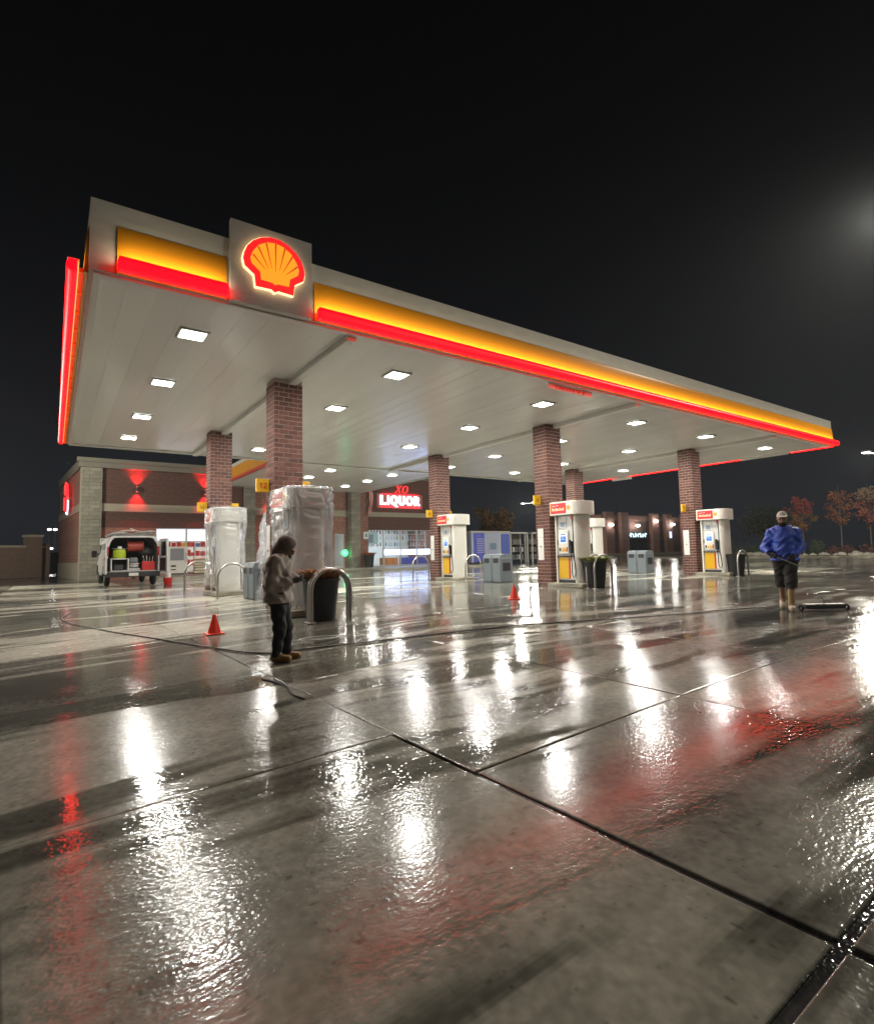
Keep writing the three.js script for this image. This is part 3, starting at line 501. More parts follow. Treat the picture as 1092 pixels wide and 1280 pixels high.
function serviceBin(name, label, [x, d], turn, group, tall = 0.93) { // a litter bin and a windscreen service box side by side
  const t = thing(name, label, 'bin', [x, gy(x, d) - 0.004, d], turn, group);
  for (const s of [-1, 1]) {
    const u = part(s < 0 ? 'litter_bin' : 'service_box', lb(-0.29, 0.29, 0.01, tall - 0.1, s < 0 ? -0.44 : 0.008, s < 0 ? -0.008 : 0.44, 0.03), binM, t);
    const top = new THREE.Shape(); top.moveTo(-0.28, 0); top.lineTo(0.28, 0); top.lineTo(0.24, 0.09); top.quadraticCurveTo(0, 0.13, -0.24, 0.09); top.closePath();
    part('lid', new THREE.ExtrudeGeometry(top, { depth: 0.40, bevelEnabled: true, bevelSize: 0.008, bevelThickness: 0.008, bevelSegments: 2 }).translate(0, tall - 0.1, s < 0 ? -0.424 : 0.024), binM, u);
    part('opening', lb(-0.296, -0.288, tall - 0.28, tall - 0.12, s < 0 ? -0.36 : 0.10, s < 0 ? -0.10 : 0.36), M.black, u);
    part('door_seam', lb(-0.2925, -0.2895, 0.06, tall - 0.34, s < 0 ? -0.40 : 0.05, s < 0 ? -0.395 : 0.055), M.black, u);
  }
  part('towel_opening', lb(-0.17, 0.17, 0.38, 0.66, 0.436, 0.444), M.black, t); part('towel_slot', lb(-0.2, 0.2, 0.74, 0.75, 0.436, 0.444), M.black, t);
  return t;
}
serviceBin('service_bin', 'grey litter bin and towel box pair right of the rear middle dispenser', [12.42, 14.05], 0, 'grey service bins');
serviceBin('service_bin', 'grey litter bin and towel box pair left of the right-hand front column', [20.15, 13.8], 0, 'grey service bins');
serviceBin('service_bin', 'grey service bin partly under plastic beside the rear left dispenser', [4.42, 14.35], 0, 'grey service bins');
{ // tall sheet hung from a line down over the bin, drawn in at the top
  const x = 4.62, d = 13.75;
  solo('plastic_sheet', drape([[2.20, 0.05, 0.05, -0.1, -0.35], [1.9, 0.13, 0.16, -0.08, -0.28], [1.3, 0.26, 0.30, -0.02, -0.1], [0.95, 0.36, 0.40, 0, -0.02], [0.4, 0.40, 0.44, 0.02, 0], [0.04, 0.46, 0.50, 0.04, 0.02]], 200, 0.05, true), sheetM, 'clear plastic tent narrowing to a peak beside the rear left dispenser', 'plastic sheet', [x, gy(x, d), d], 0, 'plastic sheets over dispensers');
}
// ------------------------------------------------------------------ cones, hose, floor cleaner
const coneBody = new THREE.LatheGeometry([[0.105, 0.02], [0.10, 0.03], [0.026, 0.305], [0.020, 0.312], [0.016, 0.30]].map((q) => new THREE.Vector2(...q)), 20);
const coneBase = new RoundedBoxGeometry(0.27, 0.022, 0.27, 2, 0.01).translate(0, 0.011, 0);
const coneM = mat(0.75, 0.035, 0.012, 0.45);
[[2.16, 9.35, 'orange traffic cone left of the hooded person'], [8.56, 9.15, 'orange traffic cone left of the middle front column']].forEach(([x, d, l], i) => { const t = thing('traffic_cone', l, 'cone', [x, gy(x, d), d], i, 'orange traffic cones'); part('cone_body', coneBody, coneM, t); part('cone_base', coneBase, coneM, t); });
{
  const pts = [[0.35, 14.9], [0.2, 13.9], [0.75, 11.4], [1.38, 9.5], [1.9, 8.05], [2.33, 7.22], [3.0, 7.05], [3.73, 6.85], [4.82, 6.6], [5.89, 6.35], [7.5, 5.85], [9.08, 5.45], [10.6, 5.2], [11.2, 5.0]].map(([x, d]) => [x, gy(x, d) + 0.014, -d]);
  solo('pressure_hose', tube(pts, 0.011, 220, 6), mat(0.07, 0.065, 0.055, 0.5), 'long dark pressure washer hose lying across the wet concrete', 'hose');
  const c2 = [[1.88, 6.0], [1.95, 5.75], [1.98, 5.5], [1.93, 5.2], [1.97, 5.0]].map(([x, d]) => [x, gy(x, d) + 0.009, -d]);
  solo('loose_cord', tube(c2, 0.008, 40, 6), M.rubber, 'short dark cord lying before the boots of the hooded person', 'cord');
  const lp = []; for (let k = 0; k <= 18; k++) { const a = k / 18 * 6.6; lp.push([3.22 + 0.30 * Math.cos(a), gy(3.2, 7.6) + 0.016 + k * 0.0006, -(7.62 + 0.17 * Math.sin(a))]); }
  solo('hose_loop', tube(lp, 0.009, 60, 6), mat(0.35, 0.35, 0.33, 0.5), 'pale loop of thin hose near the hooded person', 'hose');
  const t = thing('floor_cleaner', 'wheeled black water broom bar on the ground beside the person in blue', 'cleaning tool', [11.55, gy(11.55, 4.15), 4.15], -0.61);
  part('spray_bar', lb(-0.34, 0.34, 0.04, 0.115, -0.06, 0.06, 0.015), M.dark, t); part('skirt_rail', lb(-0.35, 0.35, 0.112, 0.132, -0.06, 0.06, 0.006), M.galv, t);
  for (const s of [-1, 1]) { part('wheel', new THREE.TorusGeometry(0.045, 0.018, 8, 18).rotateY(Math.PI / 2).translate(s * 0.42, 0.063, 0), M.rubber, t); part('axle', rod([s * 0.33, 0.063, 0], [s * 0.43, 0.063, 0], 0.008), M.galv, t); }
  part('inlet', merge([rod([0, 0.12, 0], [0, 0.2, 0], 0.014), rod([0, 0.2, 0], [-0.03, 0.27, -0.06], 0.011)]), M.steel, t);
}

// ------------------------------------------------------------------ store
const FD = 34.4;
const corniceM = new THREE.MeshStandardMaterial({ color: lin(0.17, 0.158, 0.128), roughness: 0.85, bumpMap: grain, bumpScale: 0.003 });
struct('sidewalk', boxUV(bx(4.2, 26.5, -0.1, 0.13, 29.25, FD + 0.4, 0.03)), islandM);
{
  const st = thing('store_building', 'long low brick store with beige bands and a grey stone corner behind the canopy', 'building', [1.1, 0, FD]);
  const W = (name, m, ...a) => partW(name, boxUV(bx(...a)), m, st);
  // side wall, drawn in a little towards the back
  { const q = [[1.18, FD + 0.05], [0.30, FD + 11]], sh = (y0, y1, th) => { const s = new THREE.Shape([[q[0][0] - th, -q[0][1]], [q[1][0] - th, -q[1][1]], [q[1][0] + 0.3, -q[1][1]], [q[0][0] + 0.3, -q[0][1]]].map((p) => new THREE.Vector2(p[0], -p[1]))); return boxUV(new THREE.ExtrudeGeometry(s, { depth: y1 - y0, bevelEnabled: false }).rotateX(-Math.PI / 2).translate(0, y0, 0)); };
    partW('side_wall', sh(0.9, 6.0, 0), brickFar, st); partW('side_base', sh(-0.05, 0.897, 0.04), plaster, st); partW('side_band', sh(3.66, 4.09, 0.035), plaster, st); partW('side_cornice', sh(6.003, 6.5, 0.1), corniceM, st); }
  W('corner_pilaster', stoneFar, 1.16, 2.09, -0.05, 6.0, FD - 0.16, FD + 0.2); W('corner_trim', plaster, 1.10, 1.157, -0.05, 6.0, FD - 0.12, FD + 0.2);
  W('cornice', corniceM, 1.0, 16.9, 6.003, 6.28, FD - 0.26, FD + 0.3); W('cornice_cap', corniceM, 0.92, 16.9, 6.283, 6.5, FD - 0.36, FD + 0.3);
  W('cornice', corniceM, 16.9, 24.8, 6.56, 6.8, FD - 0.12, FD + 0.3);
  // front walls round the openings
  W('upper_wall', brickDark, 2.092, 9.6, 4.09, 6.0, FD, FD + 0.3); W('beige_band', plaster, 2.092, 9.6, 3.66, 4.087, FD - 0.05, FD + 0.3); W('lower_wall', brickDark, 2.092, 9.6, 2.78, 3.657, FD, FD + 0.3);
  W('lower_wall', brickFar, 2.092, 4.75, -0.05, 2.777, FD, FD + 0.3);
  W('stone_pier', stoneFar, 9.6, 10.3, 0, 5.997, FD - 0.15, FD + 0.3);
  W('upper_wall', brickFar, 10.3, 16.75, 4.09, 6.0, FD, FD + 0.3); W('beige_band', plaster, 10.3, 16.75, 3.66, 4.087, FD - 0.05, FD + 0.3); W('lower_wall', brickFar, 10.3, 16.75, 2.5, 3.657, FD, FD + 0.3); W('lower_wall', brickFar, 10.3, 13.2, 0, 2.497, FD, FD + 0.3); W('lower_wall', brickFar, 15.0, 15.7, 0, 2.497, FD, FD + 0.3); W('lower_wall', brickFar, 16.5, 16.75, 0, 2.497, FD, FD + 0.3);
  W('stone_pier', stoneFar, 16.75, 17.43, 0, 6.0, FD - 0.5, FD + 0.3); W('brick_pier', brickFar, 17.432, 18.13, 0, 6.0, FD - 0.3, FD + 0.3);
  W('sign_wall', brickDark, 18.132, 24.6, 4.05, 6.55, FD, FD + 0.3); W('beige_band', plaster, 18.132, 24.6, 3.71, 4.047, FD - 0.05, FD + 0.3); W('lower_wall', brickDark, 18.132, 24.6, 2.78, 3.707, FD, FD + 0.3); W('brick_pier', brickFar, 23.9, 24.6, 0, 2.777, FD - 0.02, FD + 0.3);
  W('end_wall', brickFar, 24.3, 24.6, 0, 6.55, FD + 0.303, FD + 11); W('rear_wall', brickFar, 0.6, 24.6, 0, 6.4, FD + 11.003, FD + 11.3); W('roof', M.galv, 1.2, 24.3, 5.7, 5.8, FD + 0.31, FD + 11);
  // rooms behind the glass
  const room = mat(0.62, 0.6, 0.56, 0.7);
  W('room_floor', room, 2.2, 24.2, 0.06, 0.1, FD + 0.31, FD + 4.1); W('room_wall', room, 2.2, 24.2, 0.1, 3.3, FD + 4.1, FD + 4.2); W('room_ceiling', room, 2.2, 24.2, 3.3, 3.4, FD + 0.31, FD + 4.2); W('room_divider', room, 12.9, 13.1, 0.1, 3.3, FD + 0.31, FD + 4.1); W('room_divider', room, 17.6, 17.8, 0.1, 3.3, FD + 0.31, FD + 4.1);
  // windows
  function windowRun(x0, x1, y0, y1, n, trans) {
    for (let i = 0; i < n; i++) {
      const a = x0 + (x1 - x0) * i / n, b = x0 + (x1 - x0) * (i + 1) / n;
      const f = partW('window', merge([bx(a, b, y1 - 0.06, y1, FD + 0.08, FD + 0.16), bx(a, b, y0, y0 + 0.1, FD + 0.08, FD + 0.16), bx(a, a + 0.045, y0 + 0.1, y1 - 0.06, FD + 0.08, FD + 0.16), bx(b - 0.045, b, y0 + 0.1, y1 - 0.06, FD + 0.08, FD + 0.16), ...(trans ? [bx(a + 0.045, b - 0.045, trans - 0.03, trans + 0.03, FD + 0.08, FD + 0.16)] : [])]), M.galv, st);
      const sub = (nm, g, m) => part(nm, g.translate(-st.position.x, -st.position.y, -st.position.z), m, f);
      sub('pane', bx(a + 0.045, b - 0.045, y0 + 0.1, (trans ?? y1) - (trans ? 0.03 : 0.06), FD + 0.115, FD + 0.123), pane);
      if (trans) sub('glowing_pane', bx(a + 0.045, b - 0.045, trans + 0.03, y1 - 0.06, FD + 0.112, FD + 0.124), glow(0.86, 0.84, 0.98, 0.95));  // upper panes glow in place of the room light behind them
    }
  }
  windowRun(4.752, 9.598, 0.13, 2.777, 3, 2.0); windowRun(18.134, 23.898, 0.13, 2.777, 4); windowRun(15.702, 16.498, 0.13, 2.497, 1);
  { const dr = W('door', M.galv, 13.202, 13.26, 0.13, 2.497, FD + 0.08, FD + 0.16); W('door', M.galv, 14.94, 14.998, 0.13, 2.497, FD + 0.08, FD + 0.16); W('door', M.galv, 14.08, 14.13, 0.13, 2.497, FD + 0.08, FD + 0.16); W('door_head', M.galv, 13.26, 14.94, 2.42, 2.497, FD + 0.08, FD + 0.16); W('door_pane', pane, 13.262, 14.078, 0.15, 2.418, FD + 0.11, FD + 0.118); W('door_pane', pane, 14.132, 14.938, 0.15, 2.418, FD + 0.11, FD + 0.118); }
}
function ceilingPanel(x, d, w, dd, L, col, label) { // lit ceiling panel in a store room
  const t = thing('ceiling_panel_light', label, 'light', [x, 3.28, d], 0, 'ceiling lights in the store'); part('panel', lb(-w / 2, w / 2, -0.03, 0.01, -dd / 2, dd / 2), glow(col[0], col[1], col[2], 1.6), t);
  const a = new THREE.RectAreaLight(lin(...col), L, w, dd); a.position.y = -0.06; a.rotation.x = -Math.PI / 2; t.add(a);
}
ceilingPanel(6.9, FD + 1.9, 3.6, 0.6, 16, [1, 0.95, 0.9], 'long ceiling light seen through the left store window');
ceilingPanel(15.4, FD + 1.9, 1.6, 0.6, 14, [0.9, 0.97, 1], 'ceiling light behind the narrow store window');
ceilingPanel(21.0, FD + 1.9, 4.4, 0.6, 18, [0.72, 0.86, 1], 'cool ceiling light in the liquor window room');
{ // goods behind the left window
  const sh = thing('display_shelf', 'white store shelf stacked with red packs behind the left window', 'shelf', [6.9, 0.1, FD + 1.0]);
  for (const y of [0.5, 1.05, 1.6]) part('shelf_board', lb(-2.0, 2.2, y - 0.02, y, -0.25, 0.25), M.white, sh);
  for (const x of [-2.0, 0.1, 2.2]) part('shelf_upright', lb(x - 0.025, x + 0.025, 0, 1.9, -0.24, 0.2), M.white, sh);
  const cols = [M.red, M.red, mat(0.7, 0.1, 0.03, 0.4), M.yellow, M.white, mat(0.06, 0.16, 0.4, 0.4), mat(0.65, 0.55, 0.4, 0.5)];
  for (const [r, y] of [[0, 0.5], [1, 1.05], [2, 1.6]]) for (let i = 0; i < 15; i++) { const x = -1.88 + i * 0.27 + rr(-0.02, 0.02), h = rr(0.2, 0.4), red = x > -0.4 && r === 1; solo('goods_pack', lb(-0.11, 0.11, 0, h, -0.1, 0.1, 0.01), red ? M.red : cols[Math.floor(rnd() * cols.length)], 'small goods pack on the shelf behind the left store window', 'goods pack', [6.9 + x, 0.1 + y, FD + 1.0 - rr(0, 0.1)], 0, 'packs on the shelf behind the left window'); }
}
{ // stacked sacks, ice chest on the sidewalk
  const sack = (() => { const g = new THREE.SphereGeometry(1, 16, 10), p = g.attributes.position; for (let i = 0; i < p.count; i++) { const x = p.getX(i), y = p.getY(i), z = p.getZ(i), e = (v, k) => Math.sign(v) * Math.pow(Math.abs(v), k); p.setXYZ(i, e(x, 0.55) * 0.34, e(y, 0.8) * 0.085 * (1 + 0.15 * Math.sin(x * 9)), e(z, 0.55) * 0.22); } g.computeVertexNormals(); return g; })();
  const sm = [mat(0.52, 0.47, 0.33, 0.7), mat(0.46, 0.42, 0.30, 0.7), mat(0.58, 0.53, 0.40, 0.7)];
  for (let c = 0; c < 3; c++) for (let r = 0; r < 6; r++) solo('stone_sack', sack, sm[(c + r * 2) % 3], `pale full sack, ${['bottom', 'second', 'third', 'fourth', 'fifth', 'top'][r]} of the ${['left', 'middle', 'right'][c]} stack under the left store window`, 'sack', [6.95 + c * 0.7 + rr(-0.03, 0.03), 0.212 + r * 0.152, 33.7], rr(-0.08, 0.08), 'sacks stacked under the window');
  const t = thing('vending_chest', 'pale upright chest with a grey window panel beside the van', 'chest', [5.75, 0.13, 33.7]);
  part('cabinet', lb(-0.5, 0.5, 0.06, 1.55, -0.32, 0.32, 0.02), M.offwhite, t); part('feet', lb(-0.46, 0.46, 0, 0.06, -0.28, 0.28), M.dark, t); part('front_panel', lb(-0.4, 0.3, 0.78, 1.45, 0.321, 0.33), mat(0.22, 0.22, 0.24, 0.4), t); part('vent', lb(-0.36, -0.1, 0.42, 0.52, 0.321, 0.326), M.dark, t); part('vent', lb(-0.36, -0.1, 0.24, 0.3, 0.321, 0.326), M.dark, t); part('handle', lb(0.36, 0.4, 0.7, 1.2, 0.32, 0.36, 0.008), M.steel, t);
}
// red up and down wall lights on the store
[[3.75, 'left'], [7.33, 'middle'], [11.3, 'right']].forEach(([x, w]) => {
  const t = thing('wall_sconce', `${w} red up and down light on the store wall`, 'wall light', [x, 4.92, FD - 0.16], 0, 'red wall lights on the store');
  part('housing', new THREE.CylinderGeometry(0.07, 0.07, 0.26, 16), M.dark, t); part('arm', lb(-0.03, 0.03, -0.04, 0.04, -0.155, -0.06), M.dark, t);
  for (const s of [-1, 1]) {
    part('lamp_lens', new THREE.CylinderGeometry(0.055, 0.055, 0.012, 16).translate(0, s * 0.137, 0), glow(1, 0.05, 0.04, 4), t);
    const sp = new THREE.SpotLight(lin(1, 0.012, 0.016), 34, 0, 0.8, 1.0, 2); sp.position.set(0, s * 0.15, 0); sp.target.position.set(0, s * 3, -0.35); sp.castShadow = true; t.add(sp, sp.target);
  }
});
{ // liquor sign
  const t = thing('store_sign', 'lit white LIQUOR lettering under red XO script on the dark store front', 'sign', [20.9, 4.5, FD]);
  const fit = (str, x0, x1) => { const g = new TextGeometry(str, { font, size: 0.62, depth: 0.08, curveSegments: 4, bevelEnabled: true, bevelSize: 0.026, bevelThickness: 0.01, bevelSegments: 1 }); g.computeBoundingBox(); const b = g.boundingBox; return g.translate(-b.min.x, 0, 0).scale((x1 - x0) / (b.max.x - b.min.x), 1.05, 1).translate(x0, 4.62, -(FD - 0.06)); };
  const litM = glow(1, 0.96, 0.98, 1.6);
  [['L', 19.23, 19.74], ['QUOR', 20.08, 22.69]].forEach(([c, a, e]) => partW('white_letters', fit(c, a, e), litM, t));
  partW('white_letters', bx(19.84, 19.99, 4.594, 5.29, FD - 0.15, FD - 0.06, 0.012), litM, t);
  const X = new TextGeometry('XO', { font: serif, size: 0.5, depth: 0.05, curveSegments: 5 }); X.applyMatrix4(new THREE.Matrix4().makeShear(0, 0, 0.25, 0, 0, 0)); X.computeBoundingBox(); X.scale(1.2 / X.boundingBox.max.x, 1.1, 1);
  partW('red_script', X.translate(20.45, 5.5, -(FD - 0.06)), glow(1, 0.02, 0.02, 1.3), t);
  partW('backing', bx(19.0, 22.95, 4.35, 5.42, FD - 0.035, FD - 0.004, 0.01), mat(0.34, 0.10, 0.10, 0.6), t);
  for (const [x, y, ww, k] of [[21, 4.46, 3.5, 14], [21, 5.42, 3.3, 14]]) { partW('halo_tube', bx(x - ww / 2, x + ww / 2, y - 0.012, y + 0.012, FD - 0.075, FD - 0.05), glow(1, 0.01, 0.03, 1.0), t); const a = new THREE.RectAreaLight(lin(1, 0.015, 0.05), k, ww, 0.05); a.position.set(x - 20.9, y - 4.5, 0.09); t.add(a); }
}
{ // sign on the side wall: red letters and a white box
  const t = thing('side_sign', 'red glowing letters and white box on the left side wall', 'sign', [0.75, 4.6, FD + 5], Math.PI / 2 - 0.08 + Math.PI);
  for (let i = 0; i < 4; i++) { part('red_letter', merge([lb(-2.6 + i * 1.1, -2.4 + i * 1.1, 0.25, 1.05, 0.1, 0.2, 0.02), lb(-2.4 + i * 1.1, -1.9 + i * 1.1, i % 2 ? 0.25 : 0.85, i % 2 ? 0.45 : 1.05, 0.1, 0.2, 0.02), lb(-2.1 + i * 1.1, -1.9 + i * 1.1, 0.3, 0.8, 0.1, 0.2, 0.02)]), glow(1, 0.015, 0.02, 1.6), t); }
  part('white_box', lb(-2.3, -0.6, -0.75, 0.15, 0.1, 0.24, 0.03), glow(0.85, 0.9, 1, 1.3), t); part('red_letter', lb(0.4, 1.6, -0.7, 0.1, 0.1, 0.2, 0.05), glow(1, 0.015, 0.02, 1.4), t);
}
{ // liquor window: bottle shelf, lit strip, cases, neon
  const cols = [[0.5, 0.55, 0.6], [0.2, 0.35, 0.6], [0.6, 0.6, 0.62], [0.08, 0.2, 0.16], [0.35, 0.2, 0.08], [0.55, 0.2, 0.2]].map((c) => mat(c[0], c[1], c[2], 0.12));
  const bt = new THREE.LatheGeometry([[0, 0], [0.045, 0], [0.05, 0.02], [0.05, 0.2], [0.018, 0.27], [0.016, 0.34], [0, 0.34]].map((q) => new THREE.Vector2(...q)), 10);
  const rack = thing('bottle_rack', 'glass bottle rack behind the lit liquor window', 'shelf', [21.0, 0.1, FD + 0.75]);
  for (const y of [1.5, 1.95, 2.4]) part('shelf_board', lb(-2.75, 2.75, y - 0.02, y, -0.15, 0.15), M.white, rack);
  for (const x of [-2.75, -0.9, 0.9, 2.75]) part('shelf_upright', lb(x - 0.02, x + 0.02, 0.0, 2.8, -0.15, -0.1), M.white, rack);
  [1.5, 1.95, 2.4].forEach((y, r) => { for (let i = 0; i < 22; i++) solo('bottle', bt, cols[Math.floor(rnd() * cols.length)], 'small bottle on the rack behind the lit liquor window', 'bottle', [18.45 + i * 0.242 + rr(-0.02, 0.02), 0.1 + y, FD + 0.72], 0, 'bottles in the liquor window'); });
  const s = thing('window_light_strip', 'brilliant white light strip across the liquor window', 'light', [21.6, 1.14, FD + 0.35]);
  part('glowing_tray', lb(-1.95, 2.2, -0.20, 0.20, -0.03, 0.03, 0.01), glow(0.66, 0.76, 1.0, 3.0), s);
  part('mount', lb(-1.95, 2.2, -0.23, 0.23, -0.06, -0.035), M.galv, s);
  const a = new THREE.RectAreaLight(lin(0.4, 0.5, 1.0), 6, 4.1, 0.4); a.position.set(0.12, 0, 0.05); a.rotation.y = Math.PI; s.add(a);
  [['orange', mat(0.62, 0.25, 0.08, 0.6), 19.7, 3], ['blue', mat(0.10, 0.11, 0.5, 0.5), 21.4, 5]].forEach(([c, m, x0, n]) => { for (let i = 0; i < n; i++) for (let r = 0; r < 2; r++) solo('drink_case', lb(-0.22, 0.22, 0, 0.3, -0.15, 0.15, 0.012), m, `${c} drink case stacked below the light strip in the liquor window`, 'case', [x0 + i * 0.47, 0.13 + r * 0.305, FD + 0.4], rr(-0.03, 0.03), 'drink cases in the liquor window'); });
  const pz = thing('window_poster', 'pale blue poster board at the left of the liquor window', 'poster', [18.75, 1.75, FD + 0.3]); part('board', lb(-0.5, 0.5, 0, 0.85, -0.01, 0.01), mat(0.5, 0.68, 0.7, 0.5), pz); part('print', lb(-0.4, 0.1, 0.1, 0.7, 0.011, 0.014), mat(0.3, 0.36, 0.5, 0.5), pz);
  const gn = thing('green_neon_sign', 'round green neon sign in the narrow store window', 'neon sign', [16.45, 1.15, FD - 0.06]); part('neon_ring', new THREE.TorusGeometry(0.2, 0.04, 8, 24), glow(0.1, 1, 0.4, 1.6), gn); part('neon_core', new THREE.TorusGeometry(0.09, 0.035, 8, 20), glow(0.25, 1, 0.5, 1.8), gn);
  const gl = new THREE.PointLight(lin(0.1, 1, 0.4), 0.45); gl.position.z = 0.25; gl.shadow.radius = 8; gl.castShadow = true; gn.add(gl);
  const nt = thing('wall_notice', 'small pale notice on the brick pier beside the liquor window', 'sign', [17.95, 2.1, FD - 0.31]); part('plate', lb(-0.2, 0.2, 0, 0.5, 0, 0.012), mat(0.5, 0.6, 0.58, 0.5), nt); part('print', lb(-0.08, 0.08, 0.14, 0.36, 0.0121, 0.014), M.grey, nt);
}
{ // flag on an angled staff
  const t = thing('wall_flag', 'red and white striped flag hanging from an angled staff on the brick pier', 'flag', [17.8, 3.95, FD - 0.3]);
  part('staff', rod([-0.1, 0, 0], [0.55, 1.65, 0.25], 0.014), M.galv, t);
  for (let s = 0; s < 9; s++) {
    const g = new THREE.PlaneGeometry(0.075, 1.75 - s * 0.05, 1, 14), p = g.attributes.position, h = (1.75 - s * 0.05) / 2;
    for (let i = 0; i < p.count; i++) { const x = p.getX(i) + s * 0.075 - 0.25, y = p.getY(i), k = (h - y) / (2 * h); p.setXYZ(i, 0.42 + x * (0.55 - 0.15 * k) + Math.sin(k * 5) * 0.05, 1.35 - s * 0.02 + y - h + 0.25, 0.22 + Math.sin(s * 1.3 + k * 3) * 0.07 * (0.3 + k)); }
    g.computeVertexNormals(); const b = new THREE.Mesh(g); part(s < 3 ? 'stripe' : 'stripe', g, Object.assign((s % 2 ? mat(0.8, 0.77, 0.74, 0.8) : mat(0.6, 0.07, 0.07, 0.8)), { side: THREE.DoubleSide }), t);
  }
}
{ // planter by the liquor window, green tinged pot
  const t = thing('planter', 'dark planter with orange flowers beside the liquor window', 'planter', [17.75, 0.13, 33.3]); pot(t, 0.36, 0.27, 0.85); part('flowers', blades(500, 0.33, 0.08, 0.34, [[0.6, 0.08, 0.02], [0.55, 0.14, 0.02], [0.06, 0.12, 0.03]], 1.0, 0.02).translate(0, 0.8, 0), leafM, t);
}

// ------------------------------------------------------------------ work van, rear doors open
{
  const paint = mat(0.62, 0.62, 0.60, 0.32, { clearcoat: 0.6, clearcoatRoughness: 0.15 });
  const t = thing('work_van', 'white work van with open rear doors and a loaded roof rack beside the store', 'van', [2.53, 0, 23.75]); // local +z is the rear
  const prof = (k) => { const s = new THREE.Shape(); const w = 0.915 - k, b = 0.44 + k, tp = 1.93 - k; s.moveTo(-w + 0.06, b); s.lineTo(w - 0.06, b); s.quadraticCurveTo(w, b, w, b + 0.12); s.lineTo(w, 1.12); s.bezierCurveTo(w, 1.4, w - 0.05, 1.7, w - 0.12, tp - 0.12); s.quadraticCurveTo(w - 0.16, tp, w - 0.32, tp); s.lineTo(-w + 0.32, tp); s.quadraticCurveTo(-w + 0.16, tp, -w + 0.12, tp - 0.12); s.bezierCurveTo(-w + 0.05, 1.7, -w, 1.4, -w, 1.12); s.lineTo(-w, b + 0.12); s.quadraticCurveTo(-w, b, -w + 0.06, b); return s; };
  const ring = prof(0); ring.holes.push(new THREE.Path(prof(0.07).getPoints(8).reverse()));
  part('body', new THREE.ExtrudeGeometry(ring, { depth: 3.75, bevelEnabled: false, curveSegments: 8 }).translate(0, 0, -3.75), paint, t);
  part('bulkhead', new THREE.ExtrudeGeometry(prof(0.072), { depth: 0.03, bevelEnabled: false }).translate(0, 0, -2.6), mat(0.12, 0.12, 0.12, 0.6), t);
  part('cargo_floor', lb(-0.84, 0.84, 0.53, 0.57, -2.55, -0.02), mat(0.1, 0.1, 0.09, 0.7), t);
  { const s = new THREE.Shape([[0, 0.42], [0, 1.12], [0.02, 1.90], [-0.75, 1.0], [-1.35, 0.92], [-1.45, 0.75], [-1.45, 0.42]].map(([z, y]) => new THREE.Vector2(-z, y)));
    part('cab', new THREE.ExtrudeGeometry(s, { depth: 1.66, bevelEnabled: true, bevelSize: 0.05, bevelThickness: 0.05, bevelSegments: 3 }).rotateY(Math.PI / 2).translate(-0.83, 0, -3.80), paint, t); }
  for (const s of [-1, 1]) {
    for (const z of [-0.95, -4.25]) { const w = part('wheel', new THREE.TorusGeometry(0.26, 0.095, 12, 28).rotateY(Math.PI / 2).translate(s * 0.80, 0.345, z), M.rubber, t); part('rim', new THREE.CylinderGeometry(0.19, 0.19, 0.12, 20).rotateZ(Math.PI / 2).translate(s * 0.82, 0.345, z), M.galv, w); part('wheel_arch', new THREE.TorusGeometry(0.39, 0.03, 8, 24, Math.PI).rotateY(Math.PI / 2).translate(s * 0.90, 0.40, z), M.black, t); }
    part('tail_light', lb(s * 0.86 - 0.04, s * 0.86 + 0.04, 1.16, 1.52, -0.03, 0.014, 0.012), mat(0.42, 0.03, 0.025, 0.25), t);
    part('side_window', lb(s > 0 ? 0.885 : -0.91, s > 0 ? 0.91 : -0.885, 1.2, 1.66, -3.55, -2.75, 0.01), M.glassdark, t);
    part('side_window', lb(s > 0 ? 0.872 : -0.897, s > 0 ? 0.897 : -0.872, 1.22, 1.66, -2.4, -0.5, 0.01), mat(0.30, 0.31, 0.31, 0.25), t);
    const mr = part('mirror', lb(s * 1.09 - 0.1, s * 1.09 + 0.1, 1.14, 1.42, -3.7, -3.58, 0.03), M.black, t); part('mirror_arm', lb(Math.min(s * 0.9, s * 1.0), Math.max(s * 0.9, s * 1.0), 1.24, 1.30, -3.66, -3.62), M.black, mr);
    // rear door swung open, its window and lock bar
    const d = new THREE.Group(); d.name = 'rear_door'; d.position.set(s * 0.905, 0, 0.01); d.rotation.y = s > 0 ? 0.22 : -0.06; t.add(d);
    part('door_panel', merge([lb(-0.025, 0.025, 0.5, 1.14, 0.0, 0.78, 0.015), lb(-0.025, 0.025, 1.141, 1.80, 0.0, 0.12), lb(-0.025, 0.025, 1.141, 1.80, 0.64, 0.76), lb(-0.025, 0.025, 1.70, 1.80, 0.121, 0.639)]), paint, d);
    part('door_pane', lb(-0.006, 0.006, 1.142, 1.699, 0.121, 0.639), M.glassdark, d); part('door_trim', lb(s > 0 ? -0.05 : 0.026, s > 0 ? -0.026 : 0.05, 0.58, 1.06, 0.12, 0.66, 0.01), M.black, d); part('door_handle', lb(s < 0 ? -0.045 : 0.026, s < 0 ? -0.026 : 0.045, 1.0, 1.12, 0.56, 0.66, 0.006), M.black, d);
  }
  part('side_lettering', merge([lb(-0.918, -0.9155, 1.0, 1.06, -1.3, -0.6), lb(-0.918, -0.9155, 0.86, 0.93, -1.3, -0.75)]), mat(0.4, 0.08, 0.07, 0.5), t);
